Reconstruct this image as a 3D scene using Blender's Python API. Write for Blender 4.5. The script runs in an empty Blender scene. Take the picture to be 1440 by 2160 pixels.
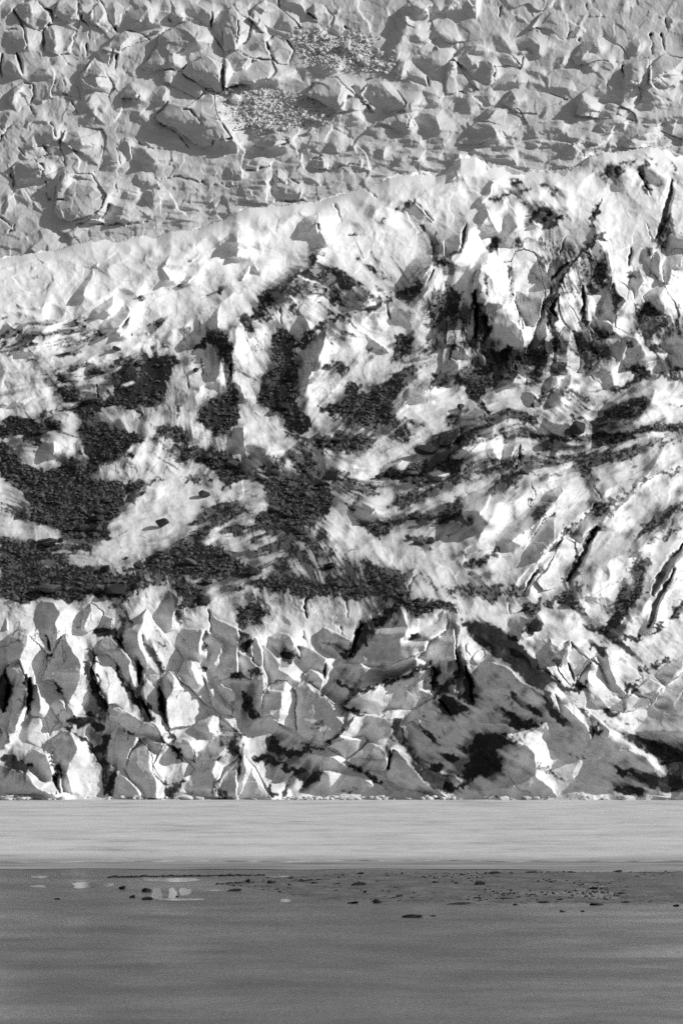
SKY, SUN_E, EXPO = 0.086, 3.95, 0.0
BOULDERS = [
(340,1102,28,20,'lone rounded dark boulder standing on a pale ice slope'),
(432,1041,26,14,'dark boulder at the edge of a white ice patch, up right of the lone boulder'),
(222,1198,20,13,'pointed dark boulder on streaked pale ice below the rubble field'),
(424,1123,15,11,'small dark boulder on dirty ice to the right of the lone boulder'),
(290,1192,22,12,'low dark boulder with a lump on top, right of the pointed boulder'),
(267,1177,10,6,'tiny dark boulder on pale ice up right of the pointed boulder'),
(205,1113,22,14,'right one of the grey boulders crowning the left rubble field'),
(174,1113,26,13,'left one of the grey boulders crowning the left rubble field'),
(490,977,26,15,'dark boulder on the rubble at the foot of the centre gully'),
(437,963,24,13,'grey blocky boulder in the rubble tongue left of the centre gully'),
(187,845,36,10,'long flat dark slab at the upper edge of the dirt patch on the left slope'),
(297,765,22,10,'grey block on top of the black dirt patch on the left slope'),
(243,1243,46,20,'biggest grey boulder on the lip of the left serac cliff'),
(206,1241,30,16,'grey boulder next to the biggest one on the cliff lip'),
(285,1236,22,12,'dark boulder right of the biggest one on the cliff lip'),
(104,1144,36,18,'broad grey boulder in the left rubble below a pale ice tongue'),
(128,1139,14,9,'black small boulder beside the broad grey boulder in the left rubble'),
(104,1241,52,18,'wide flat grey boulder in the rubble belt near the left edge'),
(400,1184,28,15,'grey boulder in the rubble mound right of the pointed boulder'),
(436,1227,28,8,'flat dark slab on a snowy ledge above the serac cliff'),
(300,1040,16,9,'black boulder at the right end of the left rubble field'),
(536,1203,24,17,'black triangular boulder on the rubble belt above the sunlit cliff'),
(696,1192,24,10,'flat grey boulder right of the black triangular one'),
(909,1140,16,15,'black pointed boulder on the brow of a pale ice bulge'),
(894,949,46,18,'flat topped rectangular boulder with a shaded front right of the centre'),
(713,927,36,9,'long flat rock slab in the middle moraine'),
(918,1010,30,12,'grey slab boulder under a white ice patch right of the centre'),
(581,1074,28,10,'flat grey boulder in the central rubble tongue'),
(607,1085,18,10,'dark boulder beside the flat grey one in the central rubble tongue'),
(907,1092,20,13,'dark boulder in the dirt band above the dripping white ice wall'),
(798,1005,16,12,'dark block at the right foot of a smooth pale ice dome'),
(870,998,30,9,'thin long slab left of the grey slab boulder'),
(600,856,22,12,'grey boulder at the lower end of the black centre gully'),
(619,788,16,11,'pale grey boulder at the right rim of the black centre gully'),
(1214,902,40,26,'large rounded black boulder on the right moraine'),
(1196,910,20,14,'black boulder half hidden left of the large rounded one'),
(1266,934,20,13,'grey angular boulder right of the large rounded black one'),
(971,857,15,11,'small black boulder above the pale streaked ice right of the centre'),
(1105,993,20,13,'dark wedge of rock under the snow edge of the right slope'),
(1157,944,11,7,'tiny black rock on the edge of the right moraine band'),
(1183,456,12,9,'rightmost rock of the debris pile high on the bright slope'),
(1166,448,11,8,'topmost rock of the debris pile high on the bright slope'),
(1150,461,15,10,'broad rock in the middle of the debris pile high on the bright slope'),
(1140,441,13,10,'left rock of the debris pile high on the bright slope'),
(1127,1320,32,26,'dark angular boulder in the shaded notch right of the debris ramp'),
(413,780,14,10,'dark rock stuck in the dirt below the black cap on the left slope'),
(378,602,10,7,'small dark rock on the bright left slope beside a snow ridge'),
(467,608,14,8,'dark rock at the lower end of a dirt line on the bright left slope'),
(246,734,22,9,'row like flat rock at the left end of the black dirt patch'),
(205,785,16,9,'dark rock lying apart on pale ice left of the black dirt patch'),
(1253,614,20,12,'grey rock in the bottom of the dark hollow under the arched fin'),
]
ICE_BLOCKS = [
(497,210,30,24,'largest loose white block in the rubble chute beside the hooked slab'),
(488,190,18,12,'flat white block perched on top of the rubble chute'),
(656,278,20,20,'pointed white block at the foot of the rubble chute'),
(730,95,26,30,'upright pointed white block in the middle of the rubble heap'),
(757,122,20,18,'grey sided block on the right of the rubble heap'),
(800,115,22,18,'white block at the right edge of the rubble heap'),
(330,66,20,12,'small pale block wedged behind the broad dome'),
]
POOLS = [(320,341,1874,1898),(355,372,1874,1897),(377,402,1874,1889),(330,432,1896,1900),(66,102,1848,1853),(66,98,1868,1873),(432,470,1877,1881),(590,612,1897,1904),(150,235,1862,1874),(560,650,1848,1853),(300,420,1853,1861),(1000,1050,1904,1909)]
LAKE_ROCKS = [(257,1872,14,9),(310,1877,20,10),(279,1891,12,7),(311,1895,24,7),(492,1878,34,5),(373,1891,8,3),(523,1858,12,8),(572,1861,18,9),(612,1852,8,5),(611,1867,10,5),(637,1859,12,6),(663,1863,16,6),(708,1865,16,4),(709,1879,12,5),(754,1865,34,9),(795,1860,10,5),(769,1882,10,8),(837,1873,14,5),(842,1890,14,5),(795,1901,20,9),(744,1904,24,5),(871,1932,44,8),(121,1896,11,4),(1012,1863,22,12),(961,1863,10,5),(915,1861,11,5),(1251,1874,22,6),(1312,1885,16,5),(1257,1907,28,6),(1320,1903,20,5),(1425,1910,14,5),(1087,1908,10,4),(1180,1898,14,5),(1147,1903,26,4),(1040,1841,26,5),(1205,1840,20,5),(1302,1838,22,4),(1120,1840,24,4),(960,1907,60,3),(1185,1922,12,4),(912,1932,12,3),(742,1858,20,4),(760,1842,14,4),(1228,1922,8,3),(1160,1860,9,4),(1070,1895,40,3),(1390,1862,18,4),(820,1880,8,3)]
LAKE_LABELS = {(310,1877):'largest dark rock in the water, left of the bright mirror pool',(257,1872):'rounded dark rock in the water at the left end of a gravel line',(871,1932):'long low dark rock alone in the open water in front of the shoal',(1012,1863):'big rounded dark boulder standing highest on the gravel shoal',(121,1896):'tiny dark rock alone in the water at the far left',(311,1895):'low dark rock touching the left edge of the bright mirror pool',(279,1891):'small round dark rock between the two largest rocks on the left',(492,1878):'long black double rock right of the bright mirror pool',(754,1865):'wide dark rock with a bump near the left end of the shoal',(795,1901):'dark rock with its own mirror image at the front rim of the shoal',(373,1891):'tiny dark rock inside the bright mirror pool'}

DATA = """
@ 0 1200
S 30,480 60,400 105,375 180,405 150,480 110,560 60,600 45,560
S 250,200 330,200 370,260 345,330 355,380 330,470 300,520 280,500 285,400 265,290
S 40,280 55,365 20,362 30,320
S 395,400 420,470 480,560 490,600 480,700 430,790 400,850 380,780 360,700 335,680 330,650 265,680 275,620 300,580 330,480 360,420
S 600,520 590,480 630,425 690,425 700,455 780,520 800,560 780,590 830,740 800,720 740,600 690,540 650,525
S 880,250 870,330 845,400 855,480 885,560 885,640 860,600 800,540 760,500 745,420 740,400 800,350 850,280
S 545,215 555,260 520,350 490,360 505,270
S.7 630,275 660,290 710,300 690,360 640,340 620,380 600,340
S 1030,135 1090,180 1080,240 1050,300 1045,370 1010,380 960,270 980,210
S 1060,440 1100,370 1200,360 1220,380 1210,450 1215,570 1150,530 1100,520 1080,500
S.7 1240,380 1290,420 1350,455 1345,510 1290,590 1270,620 1230,600 1270,500 1215,430
S 1285,290 1340,310 1440,360 1440,640 1290,690 1280,650 1350,560 1360,470 1300,430 1275,380
S.7 1110,560 1100,600 1080,640 1120,680 1160,720 1200,700 1160,610 1170,560 1150,540
S 1035,610 1065,660 1060,720 1020,790 1000,870 985,820 965,700 1000,650
S 100,550 120,600 150,640 175,720 170,830 130,930 90,1000 60,980 90,850 70,760 50,680 30,610 70,580
S 205,700 240,760 260,840 240,880 200,890 190,830 190,740
S.8 340,760 370,800 450,880 420,910 350,900 310,820
S 0,950 30,960 50,1040 40,1080 0,1100
S 380,985 430,990 480,1090 470,1130 420,1180 400,1250 440,1380 380,1380 350,1200 320,1180 315,1040
S 665,900 680,850 720,840 800,890 830,910 880,930 950,960 1000,1040 1010,1060 960,1050 860,1010 820,1020 720,940
S 830,1030 800,1090 770,1180 760,1230 740,1190 700,1110 700,1050 740,1010 800,1020
S.6 840,1030 880,1070 910,1150 940,1270 960,1390 880,1390 800,1290 760,1220 770,1160
S 720,1240 800,1300 860,1395 730,1395
S 1010,1060 1080,1040 1140,1040 1180,1090 1185,1170 1120,1150 1080,1110
S 850,1030 920,1015 985,1060 980,1100 930,1130 880,1090
S 1170,960 1200,920 1270,880 1300,880 1270,950 1280,1000 1230,1010 1190,990
S 1350,1130 1330,1170 1300,1250 1320,1300 1290,1395 1240,1390 1120,1340 1180,1250 1260,1170
S.7 1320,1000 1440,1010 1440,1060 1380,1090 1340,1130 1220,1180 1200,1130 1260,1070
S 1440,1190 1440,1380 1330,1370 1350,1290 1400,1230
S 0,1190 60,1200 160,1240 230,1320 320,1370 0,1370
S 140,1150 200,1090 250,1120 280,1130 310,1190 320,1290 250,1280 170,1230
S 1230,660 1290,760 1400,860 1420,900 1340,880 1290,830 1250,740
S.8 1310,680 1440,760 1430,800 1370,830 1300,720
S.6 1020,1395 1040,1360 1120,1350 1180,1390
D.85 0,-20 0,150 70,170 130,215 230,190 300,165 400,210 500,190 600,160 700,170 760,110 830,110 900,130 960,90 900,60 700,20 600,-20
D.5 900,60 960,90 1030,100 1200,110 1440,60 1440,-20 600,-20
D.9 650,230 700,210 760,150 830,130 860,140 800,170 740,200 720,230 680,240
D.9 1060,270 1100,190 1170,190 1240,200 1180,230 1120,230 1080,350
D.95 1040,110 1150,90 1230,130 1250,170 1270,250 1190,180 1110,190 1080,170
D.98 560,380 620,355 690,370 740,400 730,460 700,420 620,410
D.8 730,240 760,260 800,320 770,340 730,300
D.9 700,420 740,450 755,490 720,470
D.9 870,420 900,450 950,540 1000,610 990,640 940,590 890,500 880,460
D.9 820,540 850,600 855,720 840,740 830,640
D.9 510,480 580,520 600,550 570,580 540,570 550,540
D.85 500,560 550,580 570,640 600,720 640,800 650,880 610,870 570,780 540,700
D.85 690,590 740,640 790,740 810,800 770,760 740,700 720,650
D.97 740,730 800,760 860,800 900,830 940,930 880,930 850,870 780,800
D.97 945,710 975,720 1000,820 1020,950 995,950 970,850
D.97 -10,620 20,610 40,700 80,720 60,830 30,900 -10,800
D.97 410,930 440,905 510,905 540,870 600,920 650,980 620,1000 540,940 470,970
D.95 350,950 420,960 480,1000 570,1080 660,1010 690,1040 640,1090 620,1130 670,1230 700,1250 660,1380 630,1370 620,1200 580,1150 500,1040 440,980
D.9 340,1180 370,1200 380,1270 350,1290 330,1250
D.85 0,1130 60,1140 160,1190 200,1210 140,1240 60,1190 0,1180
D.7 750,970 800,990 830,1010 760,990
D.8 1000,960 1060,990 1090,1040 1040,1030
D.7 990,1060 1060,1090 1120,1160 1090,1180 1050,1110
D.97 990,1330 1060,1300 1130,1300 1110,1330 1060,1370 1000,1395
D.6 970,1270 1020,1300 1000,1310
D.8 1380,1050 1450,1050 1450,1130 1390,1130
D.6 1300,1290 1340,1250 1300,1390
D.6 210,380 240,360 225,430 215,450
D.7 1220,460 1260,460 1270,490 1230,500
D.8 1220,590 1260,580 1240,620
D.9 270,500 310,530 290,560
D.97 150,640 180,650 190,780 185,900 170,800
D.9 345,690 372,720 375,780 350,740
K4 285,410 300,530
K4 585,640 640,790 660,900
K3 965,700 1000,900
K4 1270,270 1275,400
Z 2.0 | wide ice block, grey left side and flat sunlit right side, left end of glacier front | 40,560 30,470 60,400 105,375 180,405 270,510 285,570 270,640 240,690 190,690 150,640 110,550 60,590
Z 2.5 | tall pointed serac with a smooth grey left face and dirt running down its right shoulder | 260,680 300,580 330,480 395,400 450,420 510,490 580,560 560,600 600,720 650,850 640,910 450,890 430,840 380,780 335,680
Z 1.5 | dirt striped leaning ice slab against the right side of the tall pointed serac | 580,520 650,525 700,560 760,670 830,770 860,910 790,890 700,820 650,830 600,700 560,600
Z 1.5 | ragged topped grey slab standing behind the dirt striped leaning slab | 590,490 630,425 690,425 780,520 800,550 835,640 830,740 790,700 720,590 650,525
Z 3 | highest fin of the left seracs, dark left face and dirt stripe down the middle | 740,400 800,350 885,245 940,320 1000,400 1050,470 1115,545 1090,610 1030,610 1000,650 900,640 885,660 860,600 760,500
Z 1.5 | small slim ice tooth beside a black dirt gully below the highest fin | 840,770 890,670 940,710 960,800 990,950 920,930 880,800
Z 2.5 | smooth pyramid shaped serac with broad pale right face and narrow grey left face | 960,700 1040,610 1100,680 1200,780 1310,870 1200,930 1150,960 1030,970 1000,900 980,780
Z 1.5 | round topped grey finger of ice leaning behind the smooth pyramid serac | 1080,640 1110,560 1145,535 1180,570 1230,670 1300,860 1210,790 1100,680
Z 1 | long grey wedge of ice right of the round topped finger | 1225,650 1290,720 1420,850 1400,900 1330,880 1290,840
Z 2 | tall grey ice pillar at the left edge beside a very dark dirt streak | 30,610 70,570 100,548 130,600 175,700 190,900 150,940 100,1000 60,1060 50,1000 90,850 60,700
Z 1.5 | narrow ice blade sloping down to the dirt capped serac at the shore | 190,720 210,695 250,750 300,830 370,930 330,960 300,1020 270,900 200,890
Z 1.5 | blunt sunlit ice knob left of the dirt capped serac | 150,1040 200,900 240,900 290,1050 270,1110 200,1060
Z 3 | large rounded serac at the lake edge with black dirt cap on its right | 310,1040 380,985 430,985 560,1100 620,1200 640,1380 340,1380 350,1200 320,1190
Z 2 | smooth grey upright serac at the lake edge, right of the dirt capped one | 760,1220 840,1030 900,1100 940,1200 990,1300 970,1395 880,1390 800,1290
Z 1 | low grey triangular foot of ice between two lake edge seracs | 700,1240 740,1210 800,1290 880,1395 720,1395
Z 2 | pale serac with speckled dirty crest and a black hollow under its foot | 930,1240 990,1060 1080,1120 1190,1220 1130,1300 1000,1300 960,1270
Z 1 | low rounded grey hump of ice below the black dirt gully | 665,900 680,850 720,840 800,890 880,930 950,960 1010,1060 960,1050 860,1010 820,1020 720,940
Z 1 | small hump with a shaded left end under the smooth pyramid serac | 1170,960 1200,920 1270,880 1310,890 1400,950 1440,990 1330,1000 1280,1010 1190,990
Z 1 | rounded grey boss of ice just above the speckled serac's right shoulder | 1010,1060 1080,1040 1140,1035 1180,1090 1195,1180 1120,1150 1080,1110
Z 1.5 | pale triangular serac just under the rock belt, left of the highest fin | 490,360 510,270 550,215 630,270 610,340 540,385
@ 460 1200
S 0,300 40,330 100,360 150,390 230,420 260,500 270,590 240,600 200,560 215,530 210,450 130,440 60,480 0,560
S.8 0,560 60,480 110,500 130,520 180,530 220,560 260,640 280,720 265,890 210,820 150,790 60,690 0,680
S.8 260,470 330,520 385,570 370,610 430,640 450,660 400,670 330,680 290,730 290,650 270,600
S 300,740 390,750 390,830 360,920 310,890 265,880 280,760
S.6 310,700 360,670 420,690 400,740 310,745
S 290,420 380,390 440,400 470,450 440,510 370,505 300,470
S.4 480,470 560,480 650,545 640,650 600,620 540,600 500,540
S 640,350 700,380 800,430 790,510 750,500 690,450 640,440
S.8 600,430 680,460 740,520 730,550 660,520 600,480
S 740,570 870,575 850,620 850,680 770,700 760,640
S 850,620 870,580 920,600 1020,600 1080,570 1190,520 1200,560 1190,600 1100,660 960,690 880,690 850,660
S 1100,210 1140,280 1150,380 1110,440 1210,400 1250,420 1290,430 1260,500 1200,520 1080,570 1010,590 920,590 860,575 790,570 810,430 880,310 920,370 960,350 1030,280
S 1160,400 1280,440 1440,340 1440,560 1330,560 1290,580 1200,540 1250,500
S 620,740 690,690 800,740 840,760 760,840 700,810
S 760,840 830,790 960,700 1060,680 1150,670 1290,600 1300,720 1240,740 1330,780 1280,800 1200,850 1090,850 960,890 890,890 800,860
S.8 460,720 520,670 575,740 640,760 700,840 720,900 770,950 730,1000 650,1090 560,1060 480,990 475,880
S.7 530,620 570,610 640,680 610,740 560,700
S.8 780,990 830,900 880,880 1080,920 1100,960 1060,1060 940,1060 740,1020
S 660,1100 720,1050 880,1025 905,1055 870,1110 780,1160 730,1140
S 780,1160 870,1110 910,1060 980,1070 1020,1110 1025,1180 1000,1250 900,1220 830,1190
S 1030,1150 1060,1100 1140,1150 1160,1190 1230,1260 1290,1320 1400,1400 1300,1380 1130,1340 1040,1290 1010,1250
S 490,1160 560,1130 680,1150 830,1210 800,1240 620,1240 560,1210
S.7 580,1330 620,1260 760,1240 870,1260 1000,1350 900,1370 830,1330 760,1310 680,1380
S.7 0,1290 60,1220 130,1140 165,1135 170,1230 150,1340 110,1395 0,1380
S 190,1210 230,1270 310,1370 330,1395 120,1395 150,1350 180,1280
S.8 0,870 70,940 120,990 60,980 0,950
S.8 0,690 60,700 130,740 145,800 90,830 40,770 0,740
S.5 170,970 240,900 310,895 360,930 460,1010 380,1010 260,980
S 1350,720 1440,650 1440,720 1390,800
D.85 0,150 80,100 190,80 320,50 420,60 600,110 760,150 860,140 900,150 980,190 1050,200 900,180 820,200 740,180 650,170 600,180 540,190 470,160 400,150 300,130 180,120 60,140
D.6 0,-20 0,60 60,80 180,60 300,40 600,80 800,80 1000,60 1150,60 1200,20 900,-20
D.75 1060,60 1150,100 1180,180 1080,190 950,170 850,150 640,90 800,100 950,120
D.9 110,350 130,250 180,215 250,210 320,270 330,300 280,300 230,330 180,330 140,380
D.9 100,440 160,440 210,450 180,480 170,520 130,500
D.9 370,515 430,505 510,550 490,560 460,540 420,580 400,560
D.8 80,630 120,640 180,650 210,600 250,610 190,660 130,670 90,660
D.9 150,740 180,760 250,890 190,880 160,830
D.96 900,320 960,280 1070,220 1110,200 1100,260 1040,310 980,370 930,350
D.97 820,440 840,360 880,310 930,360 950,390 900,400 910,440 860,490 800,530
D.92 1090,190 1280,190 1440,210 1440,280 1350,240 1250,250 1210,300 1160,290 1150,250
D.8 800,560 750,510 770,500 790,530
D.8 580,740 640,760 690,820 720,860 660,790
D.85 680,690 780,710 830,730 980,700 1160,640 1250,560 1300,570 1270,590 1180,650 1060,690 860,750 800,800 760,840 800,760 720,710
D.8 760,850 850,860 890,890 800,880
D.92 1290,600 1340,600 1330,660 1310,710 1390,690 1440,640 1440,700 1350,760 1300,720
D.98 1330,780 1400,790 1450,830 1450,900 1360,880 1340,830
D.88 1060,920 1110,930 1130,1050 1200,1090 1180,1130 1130,1060 1060,1040
D.8 1220,940 1280,980 1340,1040 1330,1080 1270,1020
D.8 1340,1120 1440,1130 1440,1180 1360,1150
D.8 1180,1180 1260,1220 1360,1180 1370,1250 1440,1330 1440,1370 1300,1330 1200,1220
D.55 530,950 600,930 650,920 640,970 560,980
D.8 730,1000 770,940 760,990 660,1090 640,1085
D.6 0,990 100,1000 200,1010 130,1050 160,1100 60,1060 0,1050
D.6 0,1050 60,1060 150,1110 100,1140 20,1100
D.88 200,1140 300,1140 400,1180 480,1220 640,1240 600,1290 540,1330 470,1260 400,1200 300,1190 220,1180
D.7 270,1040 350,1040 420,1090 380,1160 300,1110
D.8 400,1110 520,1100 640,1120 600,1110 460,1140 420,1150
D.8 430,1045 500,1060 640,1110 680,1140 600,1110 500,1070
D.8 240,1210 300,1290 330,1370 350,1385 320,1300 270,1250
D.8 380,1330 430,1320 430,1380 390,1380
D.75 130,1140 160,1140 140,1230 110,1290
D.7 780,1190 860,1200 960,1260 1010,1330 950,1300 880,1240
D.6 680,1370 760,1330 830,1340 840,1380 780,1360
D.6 0,1340 80,1370 60,1395 0,1395
D.85 1020,1080 1050,1080 1050,1130 1030,1200 1020,1240 1030,1140
D.6 1180,1130 1230,1140 1210,1200 1180,1180
K4 550,180 540,240 545,300
K2 780,200 795,300
K2 750,350 745,400
K3 640,650 650,570
K2 515,380 525,450
Z 2 | thin curled ice fin with a bright rim between two dirty grey faces | 180,420 240,420 265,500 270,600 290,650 280,720 265,890 245,870 215,800 230,640 210,540
Z 2.5 | square topped ice pillar with a bright white front in the middle of the glacier front | 265,890 280,740 310,700 360,670 420,690 450,720 465,800 470,985 430,960 360,930
Z 2 | broad grey slab with a dark smudge right of the white fronted pillar | 460,720 520,670 575,740 640,760 700,830 740,830 800,870 780,940 650,1090 560,1060 480,990
Z 1.5 | small rounded grey knob of ice above the broad smudged slab | 525,640 560,610 610,620 650,690 610,740 560,690
Z 2 | grey wedge of ice below the sunlit cliff, left of the large shaded mound | 600,430 640,350 700,390 800,430 790,530 700,450
Z 2 | notched grey ice slab lying along the foot of the large shaded mound | 850,620 870,580 920,600 1020,600 1080,570 1190,520 1205,560 1190,600 1100,660 960,690 880,690 850,660
Z 2 | long grey ice ledge with rough bright crest under the notched slab | 760,840 830,790 960,700 1060,680 1290,600 1310,720 1330,780 1280,800 1200,850 1090,850 960,890 890,890 800,860
Z 2 | flat topped grey block with a bright right end near the lake shore | 740,1020 830,900 880,880 1080,920 1110,980 1130,1060 1060,1070 940,1060
Z 1.5 | smooth rounded slab, upper one of the pair stepping down to the lake | 650,1100 720,1050 880,1025 910,1055 870,1110 780,1160 730,1140
Z 1.5 | smooth rounded slab, lower one of the pair stepping down to the lake | 780,1160 870,1110 910,1060 980,1070 1020,1110 1025,1180 1000,1250 900,1220 830,1190
Z 1.5 | long smooth grey ramp of ice reaching down to the lake ice in the middle | 1030,1150 1060,1100 1140,1150 1160,1190 1230,1260 1290,1320 1400,1400 1300,1390 1130,1340 1040,1290 1010,1250
Z 2.5 | sharp ice pyramid with black streaks at its peak standing on the lake shore | 0,1300 60,1220 150,1135 180,1150 250,1260 340,1395 0,1395
Z 1.5 | pale leaning block with a dark left seam above the notched slab | 640,650 655,560 700,590 750,640 750,700 660,690
@ 940 1200
S.8 0,330 60,320 100,340 60,450 70,560 0,690
S.9 230,560 290,560 400,620 470,680 540,720 620,780 640,840 590,850 480,830 420,850 360,830 330,800 270,770 220,740 200,620
S 380,300 440,280 540,310 490,360 470,410 450,440 365,375
S 600,420 620,400 650,450 690,470 720,450 750,430 740,500 720,520 710,600 690,590 650,545 610,600 560,560 530,480 550,430
S 600,600 650,545 680,590 720,680 690,690 650,640
S 760,440 850,520 880,560 820,640 800,700 770,640 740,540
S 880,545 880,620 870,700 850,700 800,680 830,600
S 890,520 980,480 990,530 1010,620 1050,700 1100,760 1090,790 1010,770 980,700 960,620 920,560
S.6 880,800 1000,770 1080,800 1080,860 940,850 900,830
S.6 1160,700 1240,660 1320,720 1280,760 1250,800 1180,760 1110,760
S.7 1100,790 1130,760 1230,790 1250,820 1220,860 1090,860
S 1260,650 1370,560 1440,540 1440,600 1360,690 1330,720
S 1560,540 1560,1070 1440,1075 1330,1060 1250,1050 1140,990 1200,940 1240,860 1270,810 1330,720
S.6 1050,1110 1120,1110 1280,1150 1300,1200 1230,1260 1100,1220 1030,1200
S.8 200,920 260,930 360,940 410,960 400,1020 330,1010 230,990
S.5 540,890 620,860 680,910 640,940 560,930
S.5 660,770 760,860 860,940 900,1040 860,1040 760,960 700,880
S.5 880,870 960,930 1000,980 980,1040 900,1000
S.6 210,1000 330,1010 400,1040 480,1080 540,1130 560,1210 480,1230 400,1200 330,1200 240,1120
S.4 480,1000 560,960 620,970 640,1030 560,1060 480,1050
S.6 300,1330 400,1330 540,1250 640,1340 680,1390 560,1370 400,1390
S 1370,1400 1440,1350 1560,1330 1560,1400
S.4 0,1250 60,1250 90,1300 40,1340 0,1330
S 470,140 560,0 580,40 530,110 510,160
S 1210,380 1220,280 1300,150 1380,20 1400,0 1340,150 1290,260 1260,350
S.5 980,360 1010,270 1080,300 1060,340
D.97 110,320 230,330 330,370 430,420 460,480 540,560 640,650 720,700 800,750 760,750 640,700 560,720 520,690 450,650 380,580 300,540 250,480 200,450 150,390
D.97 70,450 110,560 160,650 170,800 130,830 80,770 40,690 0,690 60,640 80,600
D.95 -10,780 60,790 100,830 150,880 90,870 -10,860
D.92 580,710 640,750 660,830 700,900 730,920 690,960 640,900 620,840
D.92 370,920 440,900 520,930 600,930 540,960 420,970
D.75 330,830 400,870 500,930 420,910 350,880
D.75 480,830 560,850 590,890 500,870
D.98 180,1010 260,1010 390,1020 440,1060 360,1060 280,1100 330,1160 330,1230 260,1260 180,1250 130,1320 60,1360 100,1280 140,1160
D.8 0,1340 100,1370 0,1370
D.85 40,1070 120,1080 200,1040 100,1120
D.96 1080,1010 1140,1010 1200,1050 1330,1080 1560,1120 1560,1190 1360,1180 1300,1150 1230,1110 1130,1060
D.96 1290,1170 1560,1190 1560,1330 1440,1345 1330,1360 1230,1310 1120,1250 1040,1240 1200,1240 1280,1260 1400,1250
D.75 1010,1190 1060,1220 1150,1230 1100,1250 1030,1240
D.75 780,800 850,880 880,900 830,880
D.8 870,960 960,960 940,1000 890,990
D.7 930,860 1080,880 1000,920 960,890
D.5 1080,940 1180,910 1200,930 1120,960
D.92 480,380 520,310 570,300 600,340 570,360 540,420 520,380
D.85 780,680 830,690 860,710 820,760 790,720
D.95 1090,710 1180,680 1110,750
D.88 600,230 640,180 730,130 790,90 840,90 840,120 800,140 790,190 830,230 880,310 840,290 780,230 700,210 640,230
D.8 800,330 880,340 970,370 1010,400 1090,460 1140,520 1170,540 1100,520 1040,450 960,390
D.7 860,470 950,460 1000,480 940,520 880,490
D.8 1050,430 1200,400 1220,410 1120,440
D.75 1220,380 1330,350 1300,390
D.65 1150,550 1200,580 1280,560 1350,540 1370,560 1300,600 1220,640 1180,620
D.88 1050,190 1080,140 1160,120 1200,160 1150,230 1080,240 1010,230 1040,210
D.75 1000,230 1090,240 1110,260 1060,330 990,370 970,340 1010,280
D.65 1140,0 1210,0 1200,150 1160,110 1130,40
D.85 1370,260 1440,190 1440,250 1380,300 1360,340
D.85 1270,330 1310,310 1290,380 1250,370
D.8 690,90 740,80 790,20 810,0 830,20 770,80 720,110
D.72 0,80 120,100 260,110 350,120 460,140 470,150 330,180 260,210 150,110
D.92 470,220 560,200 610,150 600,200 570,260 500,270 450,250
D.92 370,120 430,110 460,150
D.55 0,200 60,210 150,280 200,300 100,270
D.9 260,1390 380,1380 380,1400
D.55 690,1350 830,1380 880,1370 830,1400 700,1390
D.75 1000,1340 1100,1320 1220,1340 1180,1370 1050,1370
D.55 540,1210 620,1190 700,1270 720,1310 640,1240
D.65 800,1120 870,1180 900,1210 830,1160
D.55 700,1080 800,1180 900,1250 1000,1300 880,1240 760,1160
D.6 400,720 480,850 420,830 360,790
K2 380,180 385,280
K3 60,470 70,560 90,650
Z 2 | smooth pale serac with a rounded top right of the dark debris ramp | 800,700 880,545 940,610 980,720 1080,800 1085,860 920,850 870,800 860,720
Z 1.5 | small pointed ice tooth beside the lower end of the dark debris ramp | 600,600 650,545 690,590 740,690 790,740 720,700 660,650
Z 2 | peaked serac whose top catches the sun below the bright ice patch | 690,590 720,500 745,430 800,500 870,550 800,650 790,740 740,690
Z 2 | serac with fluted bright right face and grey left face above the shaded hollow | 890,540 980,475 1040,490 1110,570 1200,650 1110,700 1100,770 1090,790 1010,770 960,620
Z 1.5 | upper of two stacked grey slabs beside the big shaded ice slope at right | 1150,720 1240,655 1330,715 1280,760 1250,805 1180,760
Z 1.5 | lower of two stacked grey slabs beside the big shaded ice slope at right | 1090,860 1100,790 1130,757 1230,790 1250,820 1220,860
Z 1 | small bright ice block perched left on the dark debris ramp crest | 120,450 140,440 170,460 175,510 150,530 125,500
Z 1 | pale forked ice lump wedged right of the perched bright block | 160,530 190,490 225,490 230,520 190,590 165,560
@ 0 800
D.97 720,0 1000,0 1010,70 940,180 860,140 840,170 760,160 700,60 720,30
D.96 490,140 590,110 700,90 800,100 860,150 830,180 760,170 660,160 590,200 500,210 440,190
D.87 270,190 380,170 490,150 590,170 600,210 580,240 480,230 400,200 330,200 250,240
D.92 360,40 440,40 490,100 460,130 410,120 370,130 380,90
D.96 -10,260 40,225 150,235 250,250 310,230 370,270 330,320 280,330 250,400 210,440 190,380 120,350 60,330 20,370 -10,370
D.96 490,250 600,250 700,280 800,320 850,340 920,380 800,400 720,440 830,440 800,480 720,480 660,500 590,550 540,590 500,580 530,480 500,440 520,380 470,300
D.88 750,170 840,170 870,220 920,270 1010,270 1090,290 1150,370 1140,400 1040,370 960,320 880,260 800,200
D.55 880,310 960,330 1040,390 1120,470 1200,540 1300,570 1200,540 1080,480 980,420
D.92 -10,370 60,390 130,490 200,530 300,560 420,490 480,500 540,600 640,610 760,620 920,600 1000,610 900,650 780,700 760,760 720,840 640,880 690,940 640,990 540,1010 470,970 370,940 310,900 240,880 190,840 170,730 120,670 60,620 -10,580
D.86 -10,950 120,980 260,970 420,1010 560,1000 560,1090 480,1060 340,1030 260,1120 300,1180 420,1190 500,1220 620,1210 700,1240 780,1280 700,1340 500,1330 400,1350 240,1330 100,1330 -10,1300
D.55 0,730 100,740 170,800 260,890 360,950 250,920 150,850 60,820 0,800
D.35 250,600 330,560 400,640 430,720 370,700
D.75 380,590 500,600 540,640 440,680 370,640
D.87 1040,400 1140,400 1290,400 1400,460 1440,500 1440,640 1360,640 1300,570 1200,500 1120,470
D.8 1100,560 1200,580 1280,620 1330,640 1250,620 1180,640 1080,600
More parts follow.
